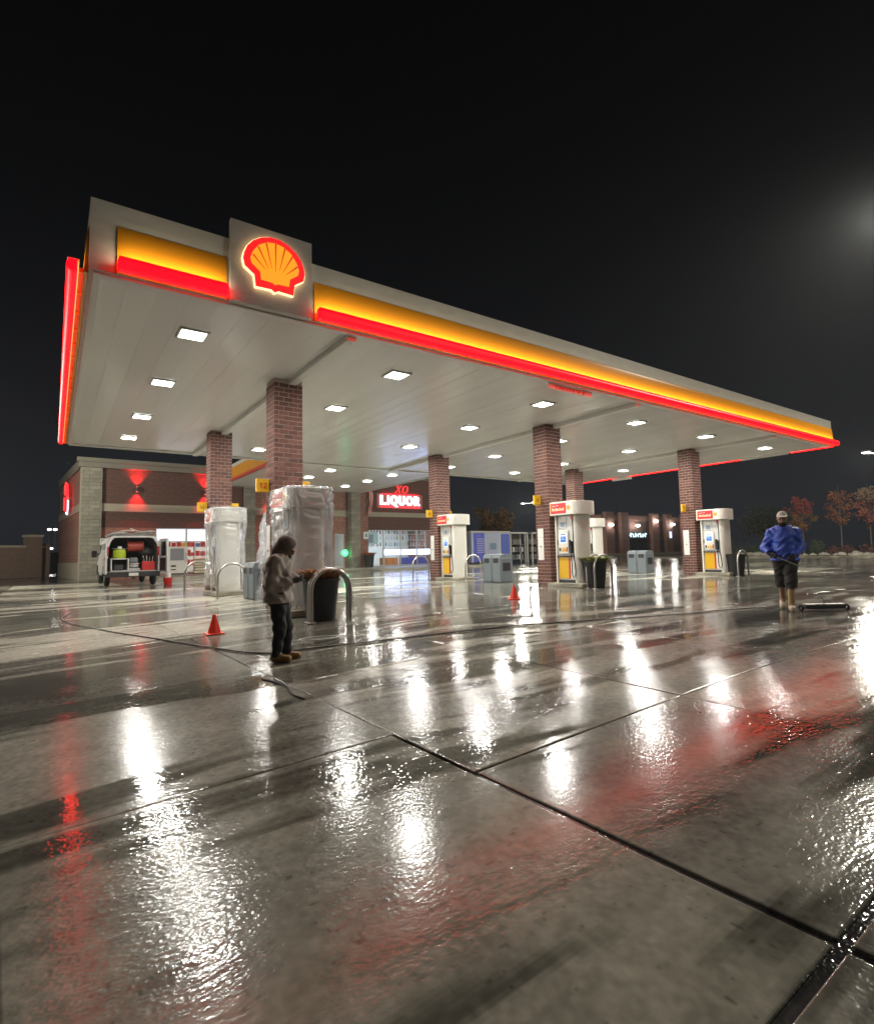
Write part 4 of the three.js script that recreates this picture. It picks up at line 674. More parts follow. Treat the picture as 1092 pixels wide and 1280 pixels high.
  part('rear_bumper', lb(-0.90, 0.90, 0.36, 0.56, 0.005, 0.16, 0.03), M.black, t); part('tow_hitch', lb(-0.06, 0.06, 0.28, 0.36, 0.0, 0.2, 0.01), M.black, t); part('rear_sill', lb(-0.8, 0.8, 0.562, 0.60, -0.01, 0.06), M.galv, t); part('number_plate', lb(-0.16, 0.16, 0.40, 0.52, 0.161, 0.166), M.offwhite, t);
  // roof rack
  const rk = part('roof_rack', merge([...[-0.25, -1.4, -2.6].map((z) => rod([-0.75, 2.02, z], [0.75, 2.02, z], 0.02)), ...[-1, 1].flatMap((s) => [rod([s * 0.72, 2.02, 0.05], [s * 0.72, 2.02, -3.2], 0.02), ...[-0.25, -1.4, -2.6].map((z) => rod([s * 0.72, 1.88, z], [s * 0.72, 2.02, z], 0.016))])]), M.galv, t);
  // things carried
  const put = (name, label, cat, geo, m, x, y, z, g) => solo(name, geo, m, label, cat, [2.53 + x, y, 23.75 - z], 0, g);
  for (let i = 0; i < 5; i++) put('roof_pipe', `pale pipe lying on the van roof rack, ${ord[i]} from the left`, 'pipe', rod([0, 0, 0.1], [rr(-0.06, 0.06), 0, -2.9], 0.02), i % 2 ? M.offwhite : M.galv, -0.62 + i * 0.09, 2.062, 0, 'pipes on the van roof');
  { const l = thing('ladder', 'aluminium ladder lying on the van roof rack', 'ladder', [2.95, 2.045, 23.7]); for (const s of [-1, 1]) part('rail', lb(s * 0.2 - 0.02, s * 0.2 + 0.02, 0, 0.07, -3, 0.1, 0.006), M.steel, l); for (let i = 0; i < 9; i++) part('rung', rod([-0.18, 0.035, -0.1 - i * 0.32], [0.18, 0.035, -0.1 - i * 0.32], 0.014), M.steel, l); }
  put('roof_hose', 'pale hose bundled across the van roof rack', 'hose', tube([[-0.6, 0.0, 0.02], [-0.35, 0.05, 0.08], [-0.1, 0.03, 0.04], [-0.25, 0.13, 0], [0.1, 0.0, 0.06], [0.5, 0.03, 0.04], [0.66, -0.02, 0]], 0.02, 50, 6), M.offwhite, 0.1, 2.08, 0.06);
  { const c = thing('van_shelf', 'pale open crate shelf inside the van at left', 'crate', [2.53 - 0.45, 0.572, 24.0]); part('frame', merge([lb(-0.3, 0.3, 0, 0.04, -0.3, 0.3), lb(-0.3, 0.3, 0.46, 0.5, -0.3, 0.3), lb(-0.3, -0.26, 0.04, 0.46, -0.3, 0.3), lb(0.26, 0.3, 0.04, 0.46, -0.3, 0.3)]), M.offwhite, c); part('back_board', lb(-0.26, 0.26, 0.04, 0.46, -0.3, -0.27), M.black, c); part('battery', lb(-0.18, 0.12, 0.04, 0.26, -0.15, 0.15, 0.02), M.dark, c); }
  { const c = thing('spray_tank', 'bright yellow green tank on the crate in the van', 'tank', [2.53 - 0.45, 1.073, 24.0]); part('tank', new THREE.LatheGeometry([[0, 0], [0.2, 0], [0.22, 0.03], [0.22, 0.30], [0.17, 0.36], [0, 0.37]].map((q) => new THREE.Vector2(...q)), 20), mat(0.42, 0.55, 0.02, 0.35), c); part('cap', new THREE.CylinderGeometry(0.07, 0.08, 0.08, 14).translate(0, 0.41, 0), M.white, c); part('bracket', lb(-0.25, 0.25, 0.36, 0.375, -0.2, 0.2), M.galv, c); }
  { const c = thing('red_crate', 'red crate with tool handles on the right of the van floor', 'crate', [2.53 + 0.52, 0.572, 23.95]); part('crate', lb(-0.22, 0.22, 0, 0.36, -0.16, 0.16, 0.02), M.red, c); for (let i = 0; i < 4; i++) part('tool_handle', rod([-0.12 + i * 0.09, 0.3, 0], [-0.16 + i * 0.11, 0.58, -0.05], 0.012), i % 2 ? M.offwhite : M.galv, c); }
  { const c = thing('pressure_washer', 'metal pressure washer with coiled hose in the middle of the van', 'machine', [2.53 + 0.03, 0.572, 23.98]); part('base', lb(-0.2, 0.2, 0, 0.12, -0.2, 0.2, 0.02), M.galv, c); for (let i = 0; i < 4; i++) part('coil', new THREE.TorusGeometry(0.15, 0.022, 6, 20).rotateX(Math.PI / 2).translate(0.01 * i, 0.16 + i * 0.045, 0), i % 2 ? M.offwhite : M.galv, c); part('engine', lb(-0.13, 0.13, 0.34, 0.52, -0.14, 0.1, 0.03), M.grey, c); }
  put('hose_reel', 'red hose reel hanging high inside the van', 'reel', merge([new THREE.CylinderGeometry(0.2, 0.2, 0.5, 20).rotateZ(Math.PI / 2), new THREE.CylinderGeometry(0.26, 0.26, 0.02, 20).rotateZ(Math.PI / 2).translate(-0.26, 0, 0), new THREE.CylinderGeometry(0.26, 0.26, 0.02, 20).rotateZ(Math.PI / 2).translate(0.26, 0, 0)]), mat(0.35, 0.05, 0.03, 0.5), 0.1, 1.52, -0.5);
  put('black_bag', 'black bag heaped at the upper right inside the van', 'bag', (() => { const g = new THREE.SphereGeometry(0.3, 18, 12); const p = g.attributes.position; for (let i = 0; i < p.count; i++) { const k = 1 + 0.22 * (vn(p.getX(i) * 9 + 20, p.getY(i) * 9 + p.getZ(i) * 7 + 20, 256, 256) - 0.5); p.setXYZ(i, p.getX(i) * k, p.getY(i) * k * 0.7, p.getZ(i) * k); } g.computeVertexNormals(); return g; })(), M.black, 0.48, 1.30, -0.55);
  { const b = thing('red_bucket', 'red bucket with a white tub on it beside the van bumper', 'bucket', [3.70, 0, 23.55]); part('bucket', new THREE.LatheGeometry([[0, 0], [0.14, 0], [0.17, 0.28], [0.18, 0.29], [0.16, 0.28], [0.13, 0.02]].map((q) => new THREE.Vector2(...q)), 18), M.red, b); part('tub', new THREE.CylinderGeometry(0.11, 0.10, 0.2, 16).translate(0, 0.36, 0), M.white, b); part('handle', new THREE.TorusGeometry(0.16, 0.006, 6, 20, Math.PI).translate(0, 0.27, 0), M.galv, b); }
}
// ------------------------------------------------------------------ blue kiosks and shelf cages right of the store
{
  const blue = mat(0.14, 0.17, 0.66, 0.4), pale = mat(0.50, 0.56, 0.74, 0.5);
  const t = thing('ice_kiosk', 'blue and pale outdoor sales kiosk right of the rear middle dispenser', 'kiosk', [30.0, 0, 35.0]);
  part('carcass', lb(-2.1, 2.15, 0.15, 2.6, -0.9, 0.3, 0.03), pale, t); part('blue_bay', new THREE.CylinderGeometry(0.85, 0.85, 2.35, 24, 1, false, -0.9, 1.8).translate(-1.3, 1.4, -0.3), blue, t); part('picture_panel', lb(-0.35, 0.75, 0.9, 2.3, 0.302, 0.33), mat(0.5, 0.55, 0.68, 0.4), t); part('picture', lb(-0.15, 0.55, 1.2, 1.75, 0.331, 0.336), mat(0.22, 0.33, 0.45, 0.5), t); part('door', lb(1.05, 2.05, 0.3, 2.5, 0.302, 0.34, 0.01), mat(0.14, 0.2, 0.62, 0.4), t); part('door_frame', lb(0.92, 1.04, 0.2, 2.56, 0.302, 0.36), M.white, t); part('roof_cap', lb(-2.2, 2.2, 2.601, 2.75, -0.95, 0.36, 0.03), M.offwhite, t); for (let i = 0; i < 7; i++) part('print_line', lb(-1.75, -0.95, 0.95 + i * 0.18, 1.04 + i * 0.18, 0.552, 0.556), mat(0.45, 0.45, 0.75, 0.5), t); part('skids', lb(-2.0, 2.0, 0, 0.15, -0.8, 0.2), M.dark, t);
  const cage = (x, w, label) => { const c = thing('shelf_cage', label, 'cage', [x, 0, 35.0], 0, 'shelf cages by the kiosk'); for (const sx of [-1, 1]) for (const sz of [-0.7, 0.2]) part('post', lb(sx * w / 2 - 0.05, sx * w / 2 + 0.05, 0, 2.55, sz - 0.05, sz + 0.05), M.white, c); part('top_rail', lb(-w / 2, w / 2, 2.551, 2.68, -0.75, 0.25), M.white, c); part('back_panel', lb(-w / 2 + 0.06, w / 2 - 0.06, 0.2, 2.5, -0.72, -0.7), mat(0.2, 0.19, 0.17, 0.7), c); for (const y of [0.3, 0.95, 1.6]) part('shelf_board', lb(-w / 2 + 0.06, w / 2 - 0.06, y, y + 0.03, -0.69, 0.2), M.galv, c); for (let i = 0; i < Math.round(w * 6); i++) part('gas_bottle', new THREE.CylinderGeometry(0.13, 0.13, 0.4, 10).translate(-w / 2 + 0.25 + (i % Math.round(w * 2.6)) * 0.34, [0.531, 1.181, 1.831][Math.floor(i / Math.round(w * 2.6)) % 3], -0.1), i % 3 ? M.grey : M.offwhite, c); };
  cage(33.3, 2.0, 'white framed shelf cage right beside the blue kiosk'); cage(36.0, 2.2, 'white framed shelf cage seen just left of the middle front column');
}
// ------------------------------------------------------------------ shop across the road, far right
function lampHead(parent, x, y, z, L, r = 0.22, col = [1, 0.95, 0.85], glowS = 12) {
  part('lamp_glass', new THREE.SphereGeometry(r, 14, 10).scale(1, 0.55, 1).translate(x, y, z), glow(col[0], col[1], col[2], glowS), parent);
  const p = new THREE.PointLight(lin(...col), L); p.position.set(x, y, z); p.shadow.radius = r / 0.02; p.castShadow = true; parent.add(p);
}
{
  const t = thing('distant_shop', 'low brick shop with pilasters across the road at far right', 'building', [74.5, 0, 50]);
  const W = (n, m, ...a) => partW(n, boxUV(bx(...a)), m, t);
  W('wall', brickDark, 64, 88, 0, 5.2, 50, 58); W('parapet', brickFar, 64, 88, 5.2, 6.0, 49.9, 58.1);
  for (const x of [65.3, 68.8, 76.5, 80.2, 85]) { W('pilaster', brickFar, x - 0.9, x + 0.9, 0, 6.4, 49.4, 49.99); }
  for (const x of [71.0, 73.6, 78.4]) W('window', M.glassdark, x - 1.2, x + 1.2, 0.4, 2.4, 49.9, 49.98);
  W('plinth', plaster, 64, 88, 0, 0.4, 49.2, 49.39);
  const sg = thing('distant_sign', 'small cyan white lit sign on the distant shop', 'sign', [71.7, 2.75, 49.6]); part('tray', lb(-2.9, 2.9, -0.1, 0.75, -0.3, 0), M.dark, sg);
  for (let i = 0; i < 9; i++) part('lit_letter', merge([lb(-2.7 + i * 0.6, -2.55 + i * 0.6, 0, 0.62 - (i % 2) * 0.12, 0.005, 0.05), lb(-2.55 + i * 0.6, -2.25 + i * 0.6, (i * 7 % 3) * 0.2, (i * 7 % 3) * 0.2 + 0.14, 0.005, 0.05)]), glow(0.6, 0.9, 1, 2.2), sg);
  const s2 = thing('distant_sign', 'tiny blue white lit sign on the right of the distant shop', 'sign', [80.2, 2.6, 49.3]); part('box', lb(-0.25, 0.25, 0, 1.0, 0, 0.08), glow(0.6, 0.75, 1, 1.4), s2);
  [[65.3, 4.5, 'leftmost'], [71.6, 4.45, 'second'], [76.3, 5.2, 'third'], [80.8, 4.75, 'fourth']].forEach(([x, y, w]) => { const o = thing('wall_lamp', `bright round lamp on the distant shop, ${w} from the left`, 'wall light', [x, y, 49.2], 0, 'lamps on the distant shop'); lampHead(o, 0, 0, 0, 34, 0.34, [1, 0.96, 0.9], 10); part('arm', lb(-0.04, 0.04, -0.05, 0.05, -0.18, 0), M.dark, o); });
}
// ------------------------------------------------------------------ street lamps
function poleLamp(label, x, d, h, heads, L, group = 'lot lamps on poles') {
  const t = thing('pole_lamp', label, 'street lamp', [x, 0, d], 0, group);
  part('pole', new THREE.CylinderGeometry(0.06, 0.10, h, 10).translate(0, h / 2, 0), M.galv, t); part('base', new THREE.CylinderGeometry(0.28, 0.28, 0.6, 14).translate(0, 0.3, 0), islandM, t);
  for (const [dx, dz] of heads) { part('arm', rod([0, h - 0.1, 0], [dx, h, dz], 0.035), M.galv, t); part('lamp_head', lb(dx - 0.28, dx + 0.28, h + 0.02, h + 0.14, dz - 0.2, dz + 0.2, 0.03), M.dark, t); const l = part('lamp_lens', lb(dx - 0.22, dx + 0.22, h - 0.01, h + 0.02, dz - 0.15, dz + 0.15), glow(1, 0.95, 0.84, 6), t); const s = new THREE.PointLight(lin(1, 0.94, 0.80), L); s.position.set(dx, h - 0.16, dz); s.shadow.radius = 22; s.castShadow = true; t.add(s); }
}
poleLamp('double headed pole lamp beyond the middle front column', 50, 48, 7.2, [[0, -3.3], [0, -1.2]], 120);
poleLamp('pole lamp at the right edge above the young trees', 41.3, 10.6, 6.5, [[-1.3, -0.95]], 120);
poleLamp('tall pole lamp standing just outside the right edge of the view', 30.6, 7.2, 16, [[-0.5, -0.2]], 1050);
poleLamp('pole lamp left of the view beside the enclosure wall', -6.2, 28.5, 5.5, [[1.2, 0]], 240);
poleLamp('pole lamp behind the photographer', 15, -9, 9, [[0, -1]], 120);
[[-0.6, 118, 6.5, 'left one of the far lamp pair beyond the store corner'], [0.25, 118, 6.5, 'right one of the far lamp pair beyond the store corner'], [-2.4, 119, 4.7, 'faint far lamp over the enclosure wall'], [-0.3, 116, 3.1, 'small low far lamp beside the store corner']].forEach(([x, d, y, l]) => { const t = thing('far_lamp', l, 'street lamp', [x, 0, d], 0, 'far lamps at left'); part('pole', new THREE.CylinderGeometry(0.06, 0.08, y, 8).translate(0, y / 2, 0), M.dark, t); lampHead(t, 0, y + 0.1, 0, 10, 0.32, [1, 0.97, 0.92], 6); });
// ------------------------------------------------------------------ enclosure wall at left
{
  const t = thing('enclosure_wall', 'plain beige masonry enclosure wall at the left edge', 'wall', [-1.6, 0, 42]);
  const seg = (name, x0, d0, x1, d1, y0, y1, th, m) => { const L = Math.hypot(x1 - x0, d1 - d0), g = boxUV(new THREE.BoxGeometry(L, y1 - y0, th)); g.rotateY(Math.atan2(d1 - d0, x1 - x0)); partW(name, g.translate((x0 + x1) / 2, (y0 + y1) / 2, -(d0 + d1) / 2), m, t); };
  const mas = new THREE.MeshStandardMaterial({ ...brickTex([[0.42, 0.36, 0.31], [0.40, 0.345, 0.30], [0.44, 0.38, 0.33]], [0.43, 0.38, 0.33]), roughness: 0.9 });
  seg('wall', -9, 38, -0.5, 43.6, 0, 1.9, 0.3, mas); seg('coping', -9, 38, -0.45, 43.63, 1.903, 2.03, 0.4, plaster); seg('pier', -1.35, 42.75, -0.75, 43.15, 0, 2.55, 0.7, mas); seg('pier_cap', -1.4, 42.72, -0.7, 43.18, 2.553, 2.7, 0.8, plaster); seg('end_post', -0.48, 43.6, -0.25, 43.75, 0, 2.15, 0.4, mas);
  const g = thing('waste_bin', 'dim green wheeled bin in the gap beside the store', 'bin', [0.0, 0, 47]); part('tub', lb(-0.45, 0.45, 0.1, 1.5, -0.4, 0.4, 0.05), mat(0.05, 0.10, 0.06, 0.5), g); part('lid', lb(-0.5, 0.5, 1.502, 1.62, -0.45, 0.45, 0.04), mat(0.06, 0.12, 0.07, 0.5), g); for (const s of [-1, 1]) part('wheel', new THREE.CylinderGeometry(0.1, 0.1, 0.06, 14).rotateZ(Math.PI / 2).translate(s * 0.4, 0.1, 0.3), M.rubber, g);
}
// ------------------------------------------------------------------ planted bed, shrubs, rocks, young trees
{
  const g = new THREE.PlaneGeometry(16, 40, 24, 60).rotateX(-Math.PI / 2), p = g.attributes.position; for (let i = 0; i < p.count; i++) p.setY(i, 0.06 + 0.18 * vn(p.getX(i) * 0.6 + 40, p.getZ(i) * 0.6 + 40, 256, 256)); g.computeVertexNormals(); g.translate(59, 0, -16);
  struct('planting_bed', g, mat(0.07, 0.055, 0.04, 0.95, { bumpMap: grain, bumpScale: 0.05 }));
  struct('kerb', boxUV(bx(50.7, 50.99, -0.1, 0.13, -4, 36, 0.02)), islandM);
}
function leafCloud(n, spread, size, cols, center = () => [0, 0, 0]) {
  const pos = [], col = [], idx = [];
  for (let i = 0; i < n; i++) {
    const [x, y, z] = spread(), s = size * rr(0.6, 1.3), c = cols(x, y, z), k = rr(0.75, 1.25), q = new THREE.Quaternion().setFromEuler(new THREE.Euler(rr(0, 6.28), rr(0, 6.28), rr(0, 6.28))), b = pos.length / 3;
    for (const [u, v] of [[-0.5, 0], [0, -0.28], [0.5, 0], [0, 0.28]]) { const w = new THREE.Vector3(u * s, v * s, 0.06 * s * (u * u * 4 - 0.5)).applyQuaternion(q); pos.push(x + w.x, y + w.y, z + w.z); col.push(c[0] * k, c[1] * k, c[2] * k); }
    idx.push(b, b + 1, b + 2, b, b + 2, b + 3);
  }
  const g = new THREE.BufferGeometry(); g.setAttribute('position', new THREE.Float32BufferAttribute(pos, 3)); g.setAttribute('color', new THREE.Float32BufferAttribute(col, 3)); g.setIndex(idx); g.computeVertexNormals(); return g;
}
const barkM = mat(0.13, 0.115, 0.10, 0.9, { bumpMap: grain, bumpScale: 0.01 });
function youngTree(label, x, d, h, stem, rx, cols, n, leaderTop = 0.0) {
  const t = thing('young_tree', label, 'tree', [x, 0.1, d], 0, 'young autumn trees in the bed');
  const limbs = [], tips = [];
  for (let k = 0; k < 16; k++) { const y = stem + (h - stem) * (k + 0.5) / 16.5, a = k * 2.4 + rr(-0.3, 0.3), f = (y - stem) / (h - stem), L = rx * (0.35 + 0.75 * Math.sin(Math.PI * Math.min(1, f * 0.85 + 0.15))) * rr(0.8, 1.1); const e = [Math.cos(a) * L, y + L * 0.7, Math.sin(a) * L]; limbs.push(rod([0, y - 0.1, 0], e, 0.022, 0.006, 5)); for (let m = 0; m < 4; m++) { const q = rr(0.35, 1.05); tips.push([e[0] * q, y - 0.1 + (e[1] - y + 0.1) * q, e[2] * q]); } }
  const trunk = part('trunk', merge([rod([0, -0.1, 0], [0.03, stem, 0.02], 0.06, 0.045, 8), rod([0.03, stem, 0.02], [0, h + leaderTop, 0], 0.045, 0.012, 7)]), barkM, t); part('limbs', merge(limbs), barkM, trunk);
  part('crown', leafCloud(n, () => { const c = tips[Math.floor(rnd() * tips.length)], r = 0.26; return [c[0] + rr(-r, r), c[1] + rr(-r, r) * 0.9, c[2] + rr(-r, r)]; }, 0.15, cols), leafM, t);
}
const mixc = (list) => () => list[Math.floor(rnd() * list.length)];
youngTree('young tree with red and yellow leaves behind the person in blue', 54, 20.6, 4.9, 2.0, 0.95, (x, y) => (y > 3.6 ? [0.26, 0.05, 0.04] : rnd() < 0.6 ? [0.24, 0.13, 0.03] : [0.20, 0.07, 0.035]), 1500);
youngTree('young tree with sparse orange leaves and bare top twigs', 54, 17.75, 5.2, 2.3, 1.0, mixc([[0.28, 0.11, 0.035], [0.24, 0.08, 0.04], [0.20, 0.07, 0.03]]), 900, 0.7);
youngTree('young tree with pinkish red leaves at the right edge', 54, 15.75, 5.2, 2.2, 1.15, (x, y) => (y > 4.4 ? [0.25, 0.17, 0.11] : rnd() < 0.7 ? [0.27, 0.07, 0.06] : [0.30, 0.12, 0.04]), 1700, 0.5);
function shrub(label, x, d, r, h, cols) { const t = thing('shrub', label, 'shrub', [x, 0.12, d], 0, 'low shrubs in the bed'); part('foliage', leafCloud(520, () => { const a = rnd() * 6.28, u = rnd(), q = Math.pow(rnd(), 0.4); return [Math.cos(a) * r * q * Math.sqrt(1 - u * u * 0.7), 0.06 + h * q * u, Math.sin(a) * r * q * Math.sqrt(1 - u * u * 0.7)]; }, 0.13, mixc(cols)), leafM, t); part('stems', merge([0, 1, 2, 3, 4].map((k) => rod([0, -0.05, 0], [Math.cos(k * 1.26) * r * 0.5, h * 0.7, Math.sin(k * 1.26) * r * 0.5], 0.02, 0.008, 5))), barkM, t); }
const gr = [[0.045, 0.07, 0.03], [0.06, 0.09, 0.035]], rd = [[0.16, 0.06, 0.045], [0.12, 0.045, 0.035]];
shrub('upright green shrub right of the person in blue', 53, 19.2, 0.65, 1.35, gr); shrub('low reddish shrub under the orange tree', 53.2, 17.6, 1.1, 0.95, rd); shrub('low reddish shrub at the right edge of the bed', 53.2, 15.4, 1.1, 1.0, rd); shrub('dark green shrub left of the person in blue', 53, 23.4, 1.2, 1.2, gr); shrub('round green shrub just behind the person in blue', 52.6, 22.2, 0.7, 0.8, gr); shrub('dark shrub by the right hand planter', 53, 25.4, 1.4, 1.3, gr);
{
  const ro = (i) => { const g = new THREE.IcosahedronGeometry(1, 2), p = g.attributes.position; for (let k = 0; k < p.count; k++) { const x = p.getX(k), y = p.getY(k), z = p.getZ(k), s = 0.7 + 0.6 * vn(x * 1.7 + 50 + i * 9, y * 1.7 + z * 1.3 + 50, 256, 256); p.setXYZ(k, x * s, y * s, z * s); } const m = mergeVertices(g.deleteAttribute('uv').deleteAttribute('normal')); m.computeVertexNormals(); return m; };
  const rg = [ro(0), ro(1), ro(2)], rm = [mat(0.42, 0.40, 0.34, 0.85), mat(0.34, 0.32, 0.27, 0.85)];
  for (let i = 0; i < 22; i++) { const d = 14 + i * 0.52 + rr(-0.2, 0.2), s = rr(0.16, 0.42), o = solo('bed_rock', rg[i % 3], rm[i % 2], 'pale rock in the row along the planted bed edge', 'rock', [51.7 + rr(-0.2, 0.5), 0.16, d], rr(0, 6), 'rocks along the bed edge'); o.scale.set(s * 1.3, s * 0.8, s); }
}
// far trees beyond the kiosk
function farTree(label, x, d, h, r, cols) { const t = thing('far_tree', label, 'tree', [x, 0, d], 0, 'far trees in the dark'); const limbs = []; const tips = []; for (let k = 0; k < 14; k++) { const a = k * 2.4, y = h * (0.35 + 0.4 * k / 14), L = r * rr(0.5, 0.9); const e = [Math.cos(a) * L, y + L * 0.6, Math.sin(a) * L]; limbs.push(rod([0, y, 0], e, 0.08, 0.03, 5)); for (let m = 0; m < 4; m++) tips.push([e[0] * rr(0.4, 1.1), e[1] + rr(-0.5, 0.6), e[2] * rr(0.4, 1.1)]); } const tk = part('trunk', rod([0, -0.1, 0], [0, h * 0.85, 0], 0.22, 0.05, 8), barkM, t); part('limbs', merge(limbs), barkM, tk); part('crown', leafCloud(2200, () => { const c = tips[Math.floor(rnd() * tips.length)], q = r * 0.28; return [c[0] + rr(-q, q), c[1] + rr(-q, q), c[2] + rr(-q, q)]; }, 0.34, mixc(cols)), leafM, t); }
farTree('brown autumn tree above the blue kiosk', 37.5, 43, 5.2, 2.0, [[0.20, 0.11, 0.03], [0.14, 0.08, 0.025]]); farTree('dim bushy tree left behind the kiosk', 31.5, 46, 5.4, 2.6, [[0.10, 0.07, 0.03], [0.07, 0.06, 0.025]]); farTree('dim green shade tree behind the bed shrubs', 64, 28, 4.2, 2.6, [[0.03, 0.045, 0.02]]);

// ------------------------------------------------------------------ people
function nets(f, lo, hi, h) { // naive surface nets of the field f (negative inside)
  const n = [0, 1, 2].map((k) => Math.ceil((hi[k] - lo[k]) / h) + 1), [nx, ny, nz] = n, v = new Float32Array(nx * ny * nz), I = (i, j, k) => (k * ny + j) * nx + i;
  for (let k = 0; k < nz; k++) for (let j = 0; j < ny; j++) for (let i = 0; i < nx; i++) v[I(i, j, k)] = f(lo[0] + i * h, lo[1] + j * h, lo[2] + k * h);
  const id = new Int32Array(nx * ny * nz).fill(-1), pos = [], idx = [];
  for (let k = 0; k + 1 < nz; k++) for (let j = 0; j + 1 < ny; j++) for (let i = 0; i + 1 < nx; i++) {
    let s = [0, 0, 0], c = 0; const C = []; for (let q = 0; q < 8; q++) C.push(v[I(i + (q & 1), j + ((q >> 1) & 1), k + (q >> 2))]);
    const neg = C.filter((x) => x < 0).length; if (!neg || neg === 8) continue;
    for (let a = 0; a < 8; a++) for (const b of [1, 2, 4]) { if (a & b) continue; const e = a | b; if ((C[a] < 0) === (C[e] < 0)) continue; const t = C[a] / (C[a] - C[e]); s[0] += (a & 1) + (b === 1 ? t : 0); s[1] += ((a >> 1) & 1) + (b === 2 ? t : 0); s[2] += (a >> 2) + (b === 4 ? t : 0); c++; }
    id[I(i, j, k)] = pos.length / 3; pos.push(lo[0] + (i + s[0] / c) * h, lo[1] + (j + s[1] / c) * h, lo[2] + (k + s[2] / c) * h);
  }
  const quad = (a, b, c, d, flip) => { if (Math.min(a, b, c, d) < 0) return; flip ? idx.push(a, c, b, a, d, c) : idx.push(a, b, c, a, c, d); };
  for (let k = 1; k + 1 < nz; k++) for (let j = 1; j + 1 < ny; j++) for (let i = 1; i + 1 < nx; i++) {
    const o = v[I(i, j, k)] < 0;
    if (o !== (v[I(i + 1, j, k)] < 0)) quad(id[I(i, j - 1, k - 1)], id[I(i, j, k - 1)], id[I(i, j, k)], id[I(i, j - 1, k)], !o);
    if (o !== (v[I(i, j + 1, k)] < 0)) quad(id[I(i - 1, j, k - 1)], id[I(i - 1, j, k)], id[I(i, j, k)], id[I(i, j, k - 1)], !o);
    if (o !== (v[I(i, j, k + 1)] < 0)) quad(id[I(i - 1, j - 1, k)], id[I(i, j - 1, k)], id[I(i, j, k)], id[I(i - 1, j, k)], !o);
  }
  const g = new THREE.BufferGeometry(); g.setAttribute('position', new THREE.Float32BufferAttribute(pos, 3)); g.setIndex(idx); g.computeVertexNormals(); return g;
}
const cap = (x, y, z, [a, b, ra, rb]) => { const ux = b[0] - a[0], uy = b[1] - a[1], uz = b[2] - a[2], L = ux * ux + uy * uy + uz * uz || 1e-9, t = clamp(((x - a[0]) * ux + (y - a[1]) * uy + (z - a[2]) * uz) / L); return Math.hypot(x - a[0] - ux * t, y - a[1] - uy * t, z - a[2] - uz * t) - (ra + (rb - ra) * t); };
const smin = (a, b, k) => { const h = Math.max(k - Math.abs(a - b), 0) / k; return Math.min(a, b) - h * h * k * 0.25; };
const chain = (bones, k) => (x, y, z) => { let d = 1e3; for (const b of bones) d = smin(d, cap(x, y, z, b), k); return d; };
const ell = (x, y, z, c, r) => { const q = Math.hypot((x - c[0]) / r[0], (y - c[1]) / r[1], (z - c[2]) / r[2]); return (q - 1) * Math.min(...r); };
function boundsOf(bones, pad) { const lo = [9, 9, 9], hi = [-9, -9, -9]; for (const [a, b, ra, rb] of bones) for (const [p, r] of [[a, ra], [b, rb]]) for (let k = 0; k < 3; k++) { lo[k] = Math.min(lo[k], p[k] - r - pad); hi[k] = Math.max(hi[k], p[k] + r + pad); } return [lo, hi]; }
function handBones(w, dir, pn, side, curl) { // wrist, direction of the fingers, palm normal, side of the thumb
  const D = new THREE.Vector3(...dir).normalize(), N = new THREE.Vector3(...pn).normalize(), S = new THREE.Vector3().crossVectors(D, N).multiplyScalar(side).normalize(), W = new THREE.Vector3(...w);
  const at = (d, s, n) => { const q = W.clone().addScaledVector(D, d).addScaledVector(S, s).addScaledVector(N, n); return [q.x, q.y, q.z]; }, B = [];
  for (const s of [-0.027, -0.009, 0.009, 0.027]) B.push([at(0, s * 0.6, 0), at(0.085, s, 0), 0.017, 0.014]);
  [[-0.03, 0.062], [-0.01, 0.075], [0.01, 0.082], [0.03, 0.072]].forEach(([s, L]) => { let p = [0.088, s, 0], a = curl * 0.5; for (let k = 0; k < 3; k++) { const l = L * [0.45, 0.32, 0.23][k], e = [p[0] + Math.cos(a) * l, s, p[2] + Math.sin(a) * l]; B.push([at(...p), at(...e), 0.0105 - k * 0.001, 0.0095 - k * 0.001]); p = e; a += curl * 0.75; } });
  B.push([at(0.02, 0.028, 0.004), at(0.055, 0.055, 0.018), 0.013, 0.011], [at(0.055, 0.055, 0.018), at(0.085, 0.054, 0.036), 0.011, 0.009]);
  return B;
}
